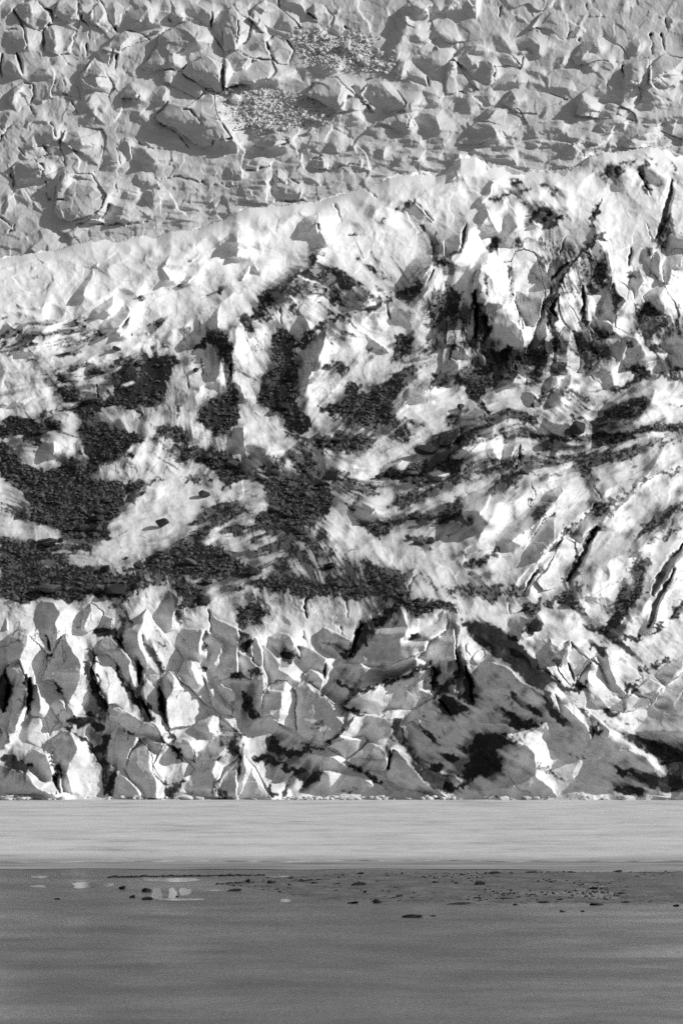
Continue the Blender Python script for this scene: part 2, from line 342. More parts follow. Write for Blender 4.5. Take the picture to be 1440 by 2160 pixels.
D.75 1180,780 1300,740 1440,740 1440,880 1300,900 1220,940 1140,870 1260,800
D.87 960,1060 1060,1010 1200,970 1300,1000 1440,1050 1440,1130 1300,1190 1150,1200 1000,1190 880,1150 820,1130 860,1100
D.5 1020,1010 1140,960 1100,990
D.65 840,1180 960,1220 1100,1200 1230,1240 1100,1250 900,1270 700,1310 790,1270
D.5 1290,870 1440,850 1440,920 1200,980 1040,1000
D.94 1210,230 1290,120 1390,110 1400,60 1360,0 1440,60 1440,290 1380,290 1300,360 1230,270
D.8 1070,80 1100,130 1110,190 1080,240 1070,150
D.9 1060,200 1090,280 1070,280
D.5 1180,200 1220,210 1200,250
D.8 0,80 30,100 0,110
D.8 330,1060 450,1060 430,1130 330,1130
T5 830,460 815,520 850,590
T5 770,480 745,540 790,610
T4 690,500 700,560 750,610
T4 640,520 650,570 680,600
T3 900,420 1000,500 1100,540
T4 930,330 1010,420 1130,510
T3 600,560 620,610
T4 870,170 900,240 930,290
T3 900,160 905,220
T3 1010,140 1040,200
S.7 250,390 330,380 330,450 290,480 260,430
S.4 770,720 900,650 1000,680 960,720 820,770
S.4 150,760 180,800 150,840 60,800 90,780
@ 470 800
D.97 230,0 450,0 440,100 480,180 530,240 550,310 450,330 380,300 340,200 250,160 220,80
D.96 0,70 40,110 60,190 110,230 100,270 0,320
D.86 340,320 430,330 500,340 620,330 700,350 850,330 950,340 800,420 700,440 590,430 480,360 420,370
D.92 730,0 800,10 830,50 860,80 800,120 740,120 770,60
D.86 580,180 700,130 800,110 850,90 980,0 1060,0 1080,60 1040,120 980,170 1040,220 1060,250 940,310 880,290 800,290 700,300 780,240 880,190 760,200 700,200 620,210
D.72 1000,330 1060,240 1110,260 1160,330 1200,360 1130,340 1120,400 1030,360
D.78 1230,390 1300,330 1440,270 1440,430 1300,420 1180,410
D.85 1270,0 1320,0 1300,30 1250,60
D.9 1100,540 1160,500 1250,490 1440,470 1440,560 1320,560 1240,560 1200,600 1310,600 1230,620 1180,660 1100,620 960,600 940,560
D.72 1050,700 1150,680 1300,620 1440,590 1440,640 1300,680 1200,740 1080,800 980,800
D.92 300,590 400,580 520,580 600,610 640,680 680,720 650,800 620,850 520,850 480,920 540,980 600,1010 500,1000 400,960 300,920 200,880 180,820 270,780 280,680 200,640 180,610
D.9 420,520 520,480 620,470 560,550 600,580 480,570
D.72 590,590 700,540 760,560 720,600 640,630 560,610
D.9 0,460 60,490 120,540 160,600 60,650 0,670
D.86 0,740 100,750 200,800 100,830 0,880
D.66 0,900 100,880 250,900 350,960 500,1010 620,1010 760,1060 600,1070 480,1080 350,1100 300,1060 200,1000 80,960 0,1000
D.62 100,1000 300,1060 400,1110 330,1160 250,1150 180,1080
D.86 0,1090 150,1120 240,1190 120,1220 0,1200
D.86 150,1230 300,1190 450,1200 600,1240 640,1200 700,1230 850,1220 1000,1170 1170,1150 1100,1250 1130,1300 1100,1330 960,1320 880,1330 780,1300 600,1280 540,1320 480,1330 430,1310 300,1270 150,1270 0,1300 100,1250
D.9 860,1110 900,1090 950,1160 880,1140
D.86 790,860 900,870 1000,840 1120,820 1200,800 1290,830 1440,760 1440,860 1290,890 1230,870 1100,870 1020,920 1000,980 900,950 840,900
D.86 1080,960 1160,950 1250,980 1280,1040 1200,1020 1120,980
D.82 1290,800 1390,730 1440,700 1440,760 1350,830
D.5 560,940 640,900 620,980 590,1000 550,960
D.55 830,890 890,900 940,960 930,980 880,930
D.75 770,790 830,690 880,670 830,720 800,820
D.85 730,730 780,750 770,780
D.55 1170,1170 1240,1200 1300,1240 1400,1260 1280,1280 1200,1240
D.6 130,1290 210,1290 300,1420 270,1440 180,1440 150,1360
L 1240,560 1300,550 1385,565 1360,585 1280,585
T4 500,1300 550,1380
T4 430,1290 480,1360
T3 600,1290 640,1360
T3 690,1300 740,1360
T3 380,1290 420,1340
T4 840,1320 900,1420
T3 800,1310 830,1360
K3 510,1440 515,1360 520,1330
K3 1130,1310 1135,1250 1170,1180
S.7 60,300 130,300 120,420 160,500 140,530 100,440 60,400
S.6 150,480 200,420 300,400 250,470 180,530
S.7 270,540 350,480 460,380 510,370 490,430 380,510 330,560
S.6 590,600 700,540 760,570 700,620
S.7 760,760 840,740 930,790 880,830 820,850
S.5 560,930 610,900 640,950 600,990
S 1380,300 1440,250 1440,330 1380,400 1290,420
S.6 960,590 950,540 1060,480 1090,500 1040,560
S.4 640,670 760,620 860,630 800,670 700,690
@ 940 760
S 340,130 370,0 430,0 420,50 450,60 410,130 390,140 300,180
S 580,200 620,120 670,100 690,140 660,180
S 660,0 740,0 740,60 690,90 650,60
S 640,190 700,120 780,90 770,130 740,180 700,250 620,280 590,280
S.5 490,270 460,200 520,190 560,220 540,280
S 1230,160 1280,170 1270,240 1200,350 1080,400 950,410 880,390 950,330 1000,250 1100,200
S.5 200,240 230,230 260,330 220,300
S.9 -70,600 0,500 80,380 180,300 280,310 240,340 300,380 260,420 150,500 60,560 -20,610
S.6 40,690 60,660 130,560 200,520 280,520 330,600 340,640 200,670 100,680
S 430,520 460,510 465,560 410,620 395,600
S.6 640,570 720,510 890,510 860,540 760,570 650,590
S.9 -190,960 -100,930 0,890 100,840 200,790 280,740 330,700 330,720 280,800 250,880 180,960 160,990 120,950 0,940 -120,975
S 580,830 640,780 710,760 720,800 660,860 600,850
S 300,1100 390,1010 440,950 500,900 540,890 580,850 660,880 600,940 540,1000 450,1060 400,1110 330,1130
S.8 530,1050 600,970 660,920 660,990 650,1100 560,1180 480,1190 470,1170
S 440,1370 500,1280 560,1220 620,1160 700,1090 660,1180 600,1270 530,1360 520,1400
S.7 720,1080 830,970 880,910 990,930 960,980 880,1010 820,1100
S.6 900,870 960,840 1060,800 1100,790 1020,860 920,910
S.8 1120,760 1200,690 1300,530 1340,510 1300,590 1220,700 1150,770
S 1180,1120 1280,1040 1320,1030 1260,1090 1190,1150
S 1240,1440 1330,1280 1400,1160 1500,1040 1500,1100 1400,1250 1340,1400 1310,1440
S.6 1110,1190 1170,1150 1260,1160 1260,1210 1180,1220
S 860,1050 920,1000 900,1100 840,1200 760,1300 720,1350 760,1250 810,1170
S.5 340,520 440,510 470,550 400,660 350,600
D.92 50,90 150,90 240,60 330,130 280,170 230,200 180,250 140,240 100,160 40,150
D.72 0,330 100,290 80,370 0,400
D.92 240,350 330,310 440,310 510,350 560,370 540,400 440,360 330,350 300,370
D.65 500,300 620,360 700,390 680,380 560,320
D.8 180,260 230,260 250,330 210,300
D.87 560,480 620,460 740,470 850,460 980,430 1100,430 1200,400 1310,390 1280,380 1230,370 1420,400 1500,430 1330,440 1200,470 1100,480 1000,510 900,500 780,490 640,510
D.78 900,370 1000,290 1100,240 1200,210 1240,230 1200,320 1100,370 950,410 860,400
D.87 990,170 1060,150 1180,90 1140,60 1100,60 1180,110 1200,60 1280,80 1500,100 1500,130 1290,100 1200,120 1100,170 1000,200
D.62 720,180 800,160 870,220 900,260 870,250 820,210 740,200
D.75 740,340 850,350 860,370 780,370
D.82 0,540 120,480 200,400 250,380 180,460 100,530 60,570 0,610
D.45 60,640 120,570 150,620
D.92 270,600 330,590 340,630 280,640
D.72 0,650 100,670 300,650 420,640 440,680 280,690 120,720 0,740
D.82 440,680 470,650 500,680 640,690 700,680 740,700 600,700
D.72 650,580 760,560 860,570 950,560 1060,540 1160,540 1160,600 1060,620 980,640 880,670 830,720 820,670 740,620 650,610
D.72 1280,250 1500,270 1500,290
D.82 1160,740 1260,690 1350,670 1500,640 1350,700 1260,710 1190,740
D.65 820,640 870,650 890,730 940,760 900,760 850,720
D.78 900,870 980,840 1060,810 1110,780 1080,840 1000,900 1020,950 960,940 900,900
D.75 240,790 330,700 420,700 460,730 340,800 280,830
D.82 0,890 80,900 100,950 160,960 160,1000 0,980
D.8 0,1040 40,1060 0,1090
D.92 520,920 600,880 620,930 560,1000 530,970
D.75 490,860 530,830 520,900 500,900
D.82 720,1000 790,990 770,1040 720,1060 680,1080
D.92 900,1010 960,990 900,1100 830,1230 760,1340 700,1360 780,1220 840,1150 860,1080
D.82 1160,1060 1200,990 1300,920 1420,860 1500,820 1410,910 1330,960 1250,1030 1200,1060
D.72 1200,1130 1280,1080 1340,1040 1420,1000 1420,1030 1360,1080 1300,1090 1240,1120
D.78 1150,1200 1220,1250 1200,1330 1190,1440 1050,1440 1070,1380 1150,1370 1110,1260
D.82 1100,1190 1180,1220 1240,1260 1260,1200 1200,1210
D.87 100,1250 260,1170 300,1110 330,1150 230,1240 150,1270
D.82 100,1270 200,1300 240,1340 150,1310
D.62 0,1360 200,1360 330,1400 440,1440 0,1440
D.92 370,1380 450,1390 450,1420
D.8 90,1160 150,1150 130,1190
D.82 740,1420 800,1370 860,1360 840,1400
D.92 510,270 560,210 700,180 640,200 590,270 540,300
D.75 500,140 600,110 560,150 510,170
D.65 690,1100 740,1090 800,1110
D.45 400,770 440,750 420,810
D.5 1080,1170 1130,1120 1150,1130 1100,1190
K2 850,60 960,180
K2 470,1170 560,1020 650,910
K3 820,970 700,1080 600,1180
K2 890,760 950,850
K3 830,960 900,880 940,860
K3 440,590 420,680
K2 1000,1360 1150,1320
K2 520,750 540,820 500,890
L 1140,450 1240,445 1340,440 1330,470 1180,485
Z 2 | sharp grey ice prism standing in the dark hollow with lit right side | 330,150 370,0 430,0 440,50 490,70 500,160 420,140 390,140
Z 1.5 | small rounded grey stub of ice in the dark hollow under the tall blades | 580,200 620,120 660,100 690,140 660,185
Z 1.5 | blunt pale ice rib between two dark crevasses on the right slope | 560,1350 620,1280 700,1090 790,1110 810,1170 760,1280 700,1380 600,1400
@ 940 300
S 170,370 240,300 270,240 300,240 270,310 220,370
S.8 0,200 60,150 70,190 30,230 0,240
S 460,490 540,440 520,380 590,350 610,370 570,420 560,470 520,500
S 0,600 60,560 100,550 90,620 40,690 0,700
S 100,560 120,480 130,540 125,600 90,640 80,600
S.5 200,400 250,400 300,480 320,540 260,560 200,500
S.7 380,560 430,510 560,500 600,530 560,600 440,640 390,640 350,620
S 100,830 150,760 200,700 280,660 250,740 180,780 140,870
S 180,780 250,790 290,830 310,900 340,960 380,1020 390,1080 470,1140 490,1200 470,1270 400,1270 330,1250 280,1170 250,1100 240,1000 180,1010 150,970
S 420,900 500,930 500,895 590,855 600,940 570,1060 540,1120 480,1110 440,1040 420,980
S 520,1200 560,1060 570,1000 590,940 620,1180 560,1260 490,1270
S 540,720 600,700 620,790 580,810 550,790
S 630,740 700,690 760,720 740,790 680,870 630,930 620,850
S.8 690,1160 720,1130 760,1150 740,1250 730,1340 690,1400 660,1390 680,1280
S 760,1150 870,1140 880,1200 820,1290 840,1400 810,1380 800,1240
S 920,720 980,650 1000,690 1010,790 960,850 870,900 850,870 910,800
S 960,970 1010,850 1060,920 1100,950 1060,1020 1020,1090 960,1060
S 1190,950 1240,900 1320,865 1330,950 1320,1040 1250,1000
S 1060,1200 1100,1170 1170,1180 1220,1280 1180,1320 1110,1340 1060,1310
S 1320,1180 1370,1100 1440,1090 1500,1100 1500,1290 1390,1310 1270,1230
S 1250,600 1300,500 1330,400 1380,230 1390,260 1360,420 1330,510 1280,600
S 1330,700 1380,640 1430,640 1440,760 1380,760 1360,860 1320,850 1310,760
S 1270,680 1290,670 1310,720 1280,830 1240,780
S 1340,570 1440,540 1500,540 1500,640 1380,640
S 1180,660 1260,640 1240,740 1200,720
S 400,1280 380,1280 360,1400 340,1440 420,1440 440,1370 410,1330
S 940,1370 980,1280 1010,1300 960,1340 900,1390
S.5 10,1250 100,1240 130,1290 60,1320 0,1300
S.8 880,1060 960,1080 1030,1080 1030,1140 960,1170 900,1150 870,1110
S.8 600,1110 640,1090 680,1160 620,1170
S.7 1140,790 1180,780 1210,850 1140,940 1130,900
S.6 830,1000 880,940 860,1110 820,1110
S 1105,740 1125,640 1130,700 1115,770
D.92 270,350 330,320 430,300 490,270 510,260 500,290 440,320 350,340 290,370
D.9 390,215 470,220 480,250 440,250
D.9 550,250 630,260 660,290 600,280
D.92 610,310 690,300 680,320 640,330
D.75 440,310 470,330 480,400 460,370
D.96 520,440 590,370 640,420 670,430 720,460 680,480 640,530 600,540 580,500 500,490
D.88 950,170 1020,150 1090,150 1060,180 1030,210 970,200
D.5 830,190 950,150 1090,110 1160,100 1150,130 1080,140
D.82 1160,180 1210,120 1230,130 1200,170 1240,310 1220,320 1180,200
D.82 890,440 920,370 955,340 930,400 910,460 905,540 890,490
D.8 1360,100 1410,150 1400,180
D.6 1260,290 1310,240 1400,200 1440,180 1330,250
D.82 240,640 300,570 350,590 330,640 270,670
D.82 770,720 850,640 910,545 970,570 1000,600 920,590 870,640 820,700 750,790 700,850
D.62 390,620 480,570 550,570 520,600 430,650
D.75 540,660 570,680 600,760 610,800 560,740
D.7 690,690 720,580 715,650
D.78 870,720 930,640 990,680 960,760 980,840 960,880 920,870 900,820
D.87 380,760 420,760 400,830 410,930 440,1060 470,1130 450,1110 420,1000 395,900
D.96 170,890 200,880 210,980 260,1060 280,1140 250,1200 200,1260 150,1230 180,1150 170,1030
D.75 230,800 260,830 260,960 240,920
D.92 0,860 40,900 130,910 60,980 0,990
D.65 0,1050 60,1000 100,960 40,1060 0,1100
D.65 0,760 50,720 70,740 20,800
D.96 190,1280 300,1260 400,1240 410,1280 340,1330 260,1340
D.92 40,1430 200,1360 330,1320 380,1340 200,1420
D.82 600,1000 640,920 680,900 690,950 650,1010 680,1080 650,1150 620,1120
D.92 480,1270 560,1200 600,1190 680,1200 690,1240 620,1300 560,1330 550,1440 520,1440 530,1330
D.92 820,860 840,900 850,980 860,1120 820,1100 830,960
D.92 770,1160 830,1150 840,1230 790,1200
D.96 820,1270 860,1200 900,1220 960,1250 920,1320 890,1390 840,1390
D.82 880,1120 960,1150 1030,1120 980,1200 920,1220
D.92 1010,880 1060,930 1060,1010 1030,1040 1010,960
D.94 1190,1000 1250,1000 1300,1060 1360,1110 1280,1150 1220,1200 1180,1150 1160,1050
D.96 1200,980 1240,980 1270,1010 1190,1000
D.87 1200,1210 1280,1230 1370,1290 1270,1280
D.75 1090,1200 1150,1220 1130,1250
D.92 1110,1370 1180,1340 1230,1360 1200,1430 1130,1420
D.87 440,1290 480,1340 490,1370 540,1420 470,1380 420,1370
D.75 1230,1440 1300,1390 1500,1350 1500,1380 1320,1410
D.82 1270,640 1310,520 1370,420 1380,480 1340,580 1300,660
D.82 1210,650 1260,640 1250,720 1220,700
D.92 1100,800 1140,790 1140,840 1110,850
D.65 1390,950 1440,1010 1440,1050 1400,1020
D.6 560,580 640,640 650,730 600,690
D.4 1170,80 1260,90 1300,140 1220,110
T3 970,220 975,270
T3 1015,210 1040,320 1065,400
T3 1040,200 1060,250
T2 900,500 960,570
T2 910,460 970,530
T2 700,470 760,530
T2 360,340 420,450
T2 850,460 890,530
K3 1180,200 1240,320
K2 1210,480 1260,600
K3 890,440 950,350
K3 410,930 470,1130
K3 690,690 715,580
K2 250,120 260,180
Z 4 | broad two faced serac split by a dark vertical crack on the upper right slope | 180,780 230,755 400,730 420,660 470,650 540,670 590,820 600,940 570,1060 560,1250 470,1275 400,1260 320,1260 270,1180 240,1000 160,960
Z 2.5 | slim sunlit blade of ice leaning left between dark crevasses | 690,940 720,940 780,1040 830,1140 760,1150 720,1100 690,1020
Z 2.5 | tall tooth of ice with a bright right face under the slim leaning blade | 660,1390 690,1160 730,1120 770,1160 800,1230 810,1400 740,1420
Z 2.5 | arched ice fin with a thin dark rim on the upper right slope | 700,860 780,720 860,640 910,545 1000,600 1010,690 1020,790 960,850 850,870 820,900 720,930
Z 2 | steep white pinnacle right of the arched fin's foot | 960,970 1010,810 1060,850 1110,880 1100,950 1060,1020 1020,1090 960,1060
Z 2 | dark sided ice wedge with a pale right flank near the right edge | 1190,950 1240,900 1320,865 1360,930 1430,1050 1400,1090 1320,1040 1250,1000
Z 2 | jagged twin topped serac at the right edge below the deep crevasse | 1240,780 1270,680 1300,670 1330,700 1380,640 1430,640 1440,760 1380,760 1360,860 1300,840
Z 1.5 | rounded white ice hump left of the black streaked gully | 0,1150 60,1065 110,1070 130,1120 120,1190 160,1250 130,1290 60,1230 0,1230
Z 2 | pale block with a rim of snow in front of a black ice hollow at right | 1050,1020 1090,950 1130,950 1190,1010 1160,1080 1180,1170 1100,1160 1040,1110
Z 1.5 | small grey faced block with curved bright top right of the black gully | 1050,1200 1100,1170 1170,1180 1240,1240 1290,1310 1220,1330 1110,1340 1060,1310
Z 2 | stubby ice tooth with a shaded left face on the saddle of the right slope | 900,1400 940,1330 980,1285 1060,1330 1110,1370 1040,1400
@ 470 800
D.55 150,560 300,470 470,390 700,330 860,330 960,400 820,470 640,470 480,500 330,600 200,620
D.5 0,880 200,860 500,840 700,760 620,900 480,960 200,900
D.55 480,560 640,540 760,600 900,640 1000,600 940,700 800,740 700,700 600,640
D.45 200,1000 500,1010 800,1090 1000,1160 800,1200 500,1150 250,1090
@ 940 760
D.5 -40,440 200,330 330,330 560,420 820,470 700,500 400,480 200,520 -40,560
D.5 -40,640 300,590 600,560 900,520 1300,460 1500,430 1500,480 1100,560 800,640 500,660 200,720 -40,740
D.5 1140,1060 1300,930 1500,820 1500,900 1330,1010 1200,1100
D.45 820,980 1000,840 1120,760 1180,780 1080,880 960,980
D.45 660,220 760,160 900,250 1000,200 950,300 800,330
@ 940 300
D.45 0,840 100,900 170,1000 200,1250 420,1290 560,1240 700,1220 900,1120 1000,1180 960,1320 700,1420 300,1440 0,1420
D.4 560,560 700,600 900,640 1000,700 940,900 800,960 640,900 600,700
D.45 1150,960 1300,1020 1440,1060 1440,1180 1250,1220 1120,1160
@ 470 400
D.5 560,1340 800,1240 1000,1130 1250,900 1400,700 1440,760 1300,1000 1150,1200 950,1350 760,1420
D.45 560,420 700,470 860,560 1000,600 1100,580 1000,680 800,700 640,700 500,640
D.4 60,800 250,640 450,500 560,400 560,560 400,700 250,800
@ 0 480
D.4 0,640 200,560 480,560 640,640 500,720 250,740 0,800
D.4 250,880 450,830 700,830 700,1000 500,1060 300,1010
@ 0 480
S 440,430 500,350 545,290 565,250 570,290 530,360 510,420
S.8 560,240 610,205 590,235
S.9 985,235 1025,290 1030,320 985,315
S.5 960,260 1000,200 1035,165 1020,230 990,250
S.8 865,185 900,135 885,195
S.9 545,520 620,460 700,420 690,470 640,510 580,530
S.9 590,600 690,510 770,460 800,510 790,550 730,610 650,630 600,620
S.8 650,660 730,620 770,570 800,540 780,600 720,680
S.7 240,500 280,450 290,420 280,480
S.7 800,640 900,630 900,660 800,670
S 1270,600 1290,540 1350,475 1340,560 1320,610
S.7 1130,200 1200,160 1230,150 1160,200
S.6 1250,150 1330,90 1440,10 1440,90 1350,100 1290,130
S.9 1370,190 1440,130 1440,190
S.6 1165,50 1190,20 1220,10
S.6 10,600 40,580 90,620 20,640
S.5 100,640 200,600 350,580 300,620 200,690 50,760
S.5 400,860 500,800 560,790 470,860
S.5 0,1090 100,1050 220,1020 150,1070 20,1110
S.4 1080,330 1130,300 1180,290 1120,360
S.4 100,460 160,480 260,480 220,500 130,500
S.4 0,250 120,210 250,170 160,220 40,260
D.85 800,410 860,405 880,440 830,430
D.8 880,415 960,395 1030,380 940,405
D.85 1080,340 1110,345 1100,365
D.92 1310,375 1390,350 1390,365 1330,400
D.88 900,590 960,565 1030,570 960,610 910,620
D.88 1100,610 1160,600 1160,630 1120,635
D.82 1170,540 1210,525 1190,550 1150,550
D.5 1210,500 1240,470 1330,410 1260,480
D.96 1230,660 1250,620 1320,615 1400,640 1400,730 1370,770 1320,750 1290,700 1200,760 1150,750 1210,690
D.7 1090,700 1150,660 1060,690
D.88 890,710 960,715 1020,710 1010,740 940,760 900,730
D.72 480,545 560,550 570,575 500,570
D.92 575,650 640,625 640,650 590,670
D.85 560,710 630,685 590,712
D.88 350,800 430,740 490,765 400,800
D.92 0,690 30,680 70,705 0,730
D.8 60,640 110,630 80,645
D.62 380,590 450,590 540,620 470,600
D.5 240,680 320,650 280,690
D.38 100,680 200,640 300,610 380,600 300,640 180,700 60,750
D.72 250,880 340,885 400,905 300,890
D.72 340,905 400,910 410,950 370,950
D.97 670,810 750,785 830,780 900,790 960,770 1110,790 1050,840 1040,890 990,930 1010,990 960,1080 860,1080 820,1090 710,1050 720,950 700,900 720,850
L 740,950 800,925 820,935 770,960
D.92 570,880 600,865 640,880 590,895
D.65 640,850 700,830 700,880 650,880
D.4 0,545 40,540 60,590
D.62 150,790 220,800 220,820 170,815
D.92 360,970 440,965 490,1030 440,1060 370,1050
D.82 0,1010 20,1020 0,1050
D.82 1310,750 1400,760 1420,860 1390,950 1400,1010 1380,1000 1370,900 1330,800
D.42 1250,900 1310,820 1290,880 1260,920
D.96 1210,1110 1280,1040 1390,1040 1400,1100 1440,1130 1440,1200 1300,1280 1280,1200 1220,1180
D.62 200,300 230,290 220,340
T3 1115,840 1135,900 1150,980
T4 1055,930 1070,1020 1060,1120
T4 1060,1130 1070,1220
T4 1220,800 1230,880
T3 1290,840 1260,900
T3 470,690 560,660
T2 430,620 500,640
T3 160,800 240,800
T3 50,740 200,690
K2 1140,900 1150,1000
K1 350,600 250,590 120,650
K2 590,960 595,1040
@ 470 400
S.9 0,310 60,260 90,220 80,280 40,310 0,320
S 20,410 70,350 140,340 160,380 100,410
S 450,210 500,180 580,125 590,190 550,200 500,250 440,290
S 575,200 585,200 620,330 600,340 580,330
S.5 160,480 190,450 220,500 240,540 200,500
S.8 90,530 200,430 190,460 120,540
S 260,610 330,540 410,490 440,490 480,470 450,530 380,610 330,650 280,640
S 1110,470 1180,410 1280,390 1300,330 1440,270 1440,330 1350,430 1280,450 1200,560 1130,560
S.6 750,640 830,580 900,620 880,660 830,720 780,700
S.7 440,800 480,740 520,800 540,840 460,880 430,850
S 490,1000 560,940 600,870 650,830 630,920 600,1000 560,1090 545,1110 560,1050 480,1050 450,1030
S.6 560,1100 650,1060 600,1130 550,1170 490,1180
S.6 40,1230 60,1160 110,1180 140,1270 90,1280
S.8 1200,640 1240,570 1280,480 1250,620 1190,690
S.5 1100,1210 1200,1190 1270,1200 1100,1290 1060,1350
S.5 470,1120 550,1090 540,1140 480,1160
S.8 1350,1000 1400,960 1440,960 1440,1130 1370,1170 1330,1150
S.6 850,870 1000,970 1020,1000 900,960
D.75 500,440 560,370 640,350 620,390 560,420 530,460 580,450 500,490
D.96 470,500 530,480 590,490 620,460 690,490 750,530 830,570 860,590 770,580 740,620 700,580 720,560 640,530 560,550 470,540
D.87 250,620 330,580 400,540 480,460 420,600 300,670 200,700 100,780 160,730
D.92 380,640 430,590 490,600 490,650 430,640
D.87 80,790 160,730 290,680 330,650 330,700 280,740 290,790 230,810 190,770 150,800 200,880 120,840
D.55 60,870 120,880 200,940 280,1010 180,940
D.87 430,680 490,660 430,780 420,840 410,800
D.82 700,600 730,640 720,740 690,680 650,760 640,740 680,620
D.96 340,840 370,850 440,880 460,940 430,1010 440,1080 470,1100 440,1160 460,1260 440,1300 500,1360 540,1440 350,1440 370,1350 250,1330 210,1260 230,1160 290,1060 290,960
D.87 470,900 560,830 640,790 760,740 700,790 640,830 570,880 500,970 450,1010
D.5 490,1000 560,960 540,1010
D.87 780,740 900,700 960,660 920,640 1000,650 1050,660 980,690 900,740 830,750
D.97 1040,640 1110,590 1210,560 1200,620 1150,660 1090,680
L 830,730 880,690 925,670 930,690 870,710
D.72 880,450 930,470 950,500 900,490
D.45 820,380 860,420 870,450 810,420
D.55 930,490 1000,530 1050,570 1110,580 1040,580 960,530
D.82 1190,260 1210,220 1270,210 1230,230 1190,290
D.75 1050,130 1100,110 1140,60 1180,50 1100,150 1060,150
D.92 1290,260 1310,270 1310,440 1290,430 1280,330
D.82 940,200 1000,165 960,205
D.75 1300,450 1360,410 1440,330 1440,370 1360,440 1310,470
D.87 1250,700 1290,600 1340,660 1360,700 1310,790 1270,810
D.82 1380,600 1440,620 1440,740 1340,780 1290,820 1200,840 1300,760
D.75 680,870 740,840 790,880 780,900 700,860 650,990 650,930
D.75 720,780 780,770 770,800 740,800
D.87 610,1080 660,1050 740,1060 780,1090 740,1110 710,1150 690,1110 640,1090
D.92 730,1190 770,1160 830,1190 800,1240 740,1240
D.85 800,1230 850,1230 800,1250
D.92 1030,940 1060,890 1150,870 1140,980 1080,1040 1000,1060 1040,1000
D.65 1080,1100 1150,1040 1250,920 1240,980 1170,1060 1100,1140
D.82 580,1340 700,1270 850,1260 980,1170 1080,1110 1130,1110 1090,1200 1000,1290 1050,1350 950,1300 860,1330 760,1390 700,1400 800,1330 700,1320 620,1330 580,1370
D.8 640,1210 680,1240 650,1240
D.85 1270,1120 1310,1100 1330,1200 1290,1200
D.85 1390,1160 1440,1150 1440,1200 1390,1180
D.5 1190,1230 1210,1330 1180,1290
D.5 1270,1230 1310,1360 1290,1330
D.92 0,860 40,870 60,950 20,1000 0,1010
D.94 0,1180 50,1270 100,1380 110,1440 0,1440
D.8 1050,1400 1120,1390 1250,1430 1150,1430
D.5 770,960 930,970 900,990 790,970
T3 1030,410 1090,500
T3 960,460 1020,530
T3 1060,440 1110,530
T3 900,380 960,460
T3 1130,540 1200,480
T3 1150,560 1250,470
T2 800,300 860,420
T4 1000,700 1010,800
T2 770,880 775,930
T3 1150,70 1270,190
K2 680,90 720,190
K2 880,0 930,55
K2 1190,90 1300,200
K3 40,1050 45,1150
K2 650,600 520,690
K3 350,700 355,830
K2 1000,690 1010,790
K2 760,280 840,270
Z 2 | small white spike of snow with a thin shaded right side on the crest slope | 500,280 550,210 580,195 600,260 620,335 570,330
Z 2 | curved white hood of ice with a grey underside, right of the centre slope | 1330,1000 1340,900 1400,790 1450,770 1480,900 1440,1100 1370,1170 1330,1150
@ 0 0
S.6 40,190 130,170 160,240 150,300 100,300 60,250 10,280 10,200
S.9 230,120 260,60 280,60 310,120 260,180 230,160
S.8 460,110 480,30 490,0 470,0 460,50
S.7 300,160 320,140 340,190 360,280 330,310 280,290 280,200
S.7 390,300 430,210 460,180 440,260 420,310
S 640,60 690,10 700,60 710,160 690,130
S.6 730,90 800,40 870,20 900,60 920,110 890,150 850,130 800,150 730,170
S.8 930,140 990,100 1080,50 1130,90 1110,130 1050,160 980,180
S.7 1120,50 1200,20 1250,50 1290,100 1270,160 1200,110 1150,90
S 1300,90 1340,60 1410,20 1440,0 1440,310 1350,320 1330,230 1290,170
S.8 970,220 1060,160 1150,180 1200,240 1130,280 1060,330 1070,380 1000,400 900,400 850,390 920,340 980,280
S 1140,380 1200,340 1270,330 1330,410 1350,560 1310,570 1240,520 1180,460 1110,440
S.7 620,280 700,210 770,180 800,220 740,270 720,310 680,290
S.7 540,310 680,300 660,400 620,360 560,330
S.6 460,380 560,350 520,400 490,440
S.9 480,460 540,390 570,360 600,400 640,430 580,470 600,530 560,550 510,540
S.8 300,400 350,370 420,370 400,400 320,420
S.8 180,480 250,410 290,420 250,470
S.6 20,440 50,350 100,390 130,450 60,460
S.6 130,300 170,280 140,330
S.9 740,560 790,500 840,560 800,600 750,590
S.8 900,600 960,540 1000,510 1020,560 990,610 930,620
S.7 1150,520 1200,480 1230,550 1200,600 1160,590
S 950,700 1020,620 1120,650 1170,640 1240,570 1250,530 1280,580 1310,660 1340,740 1410,840 1300,850 1280,880 1230,880 1130,830 1050,770 960,720
S.6 40,590 80,540 150,520 90,590 70,640
S.6 0,740 30,660 60,680 30,770
S.6 150,750 220,710 300,740 240,770 160,780
S.7 200,810 300,760 330,830 250,860
S.5 100,1000 220,980 240,1060 120,1120 80,1100
S.6 380,860 400,820 480,800 500,880 460,900
S.9 400,1150 450,1110 560,1120 640,1200 620,1260 540,1310 430,1340 360,1320 330,1260 390,1220
S.7 340,1130 380,1080 400,1050 560,1050 590,1110 500,1090 440,1110 380,1180
S.8 140,1130 170,1140 200,1210 270,1280 370,1340 300,1310 200,1240
S.8 600,1110 700,1130 780,1150 860,1170 830,1220 740,1220 650,1200
S.8 800,1110 860,1090 960,1100 970,1150 850,1160
S.8 870,1190 940,1170 1000,1190 1060,1180 1000,1230 920,1280 900,1240
S.8 870,1010 1000,985 1100,980 1040,1010 960,1040 880,1050
S.8 610,1020 670,1000 830,1020 760,1045 640,1040
S.7 800,900 880,900 930,960 860,990 820,980
S.7 820,820 950,900 880,890
S.7 1030,850 1120,850 1150,900 1060,880
S.7 700,860 780,860 830,960 790,980 740,920
S.5 620,940 700,920 720,980 650,990
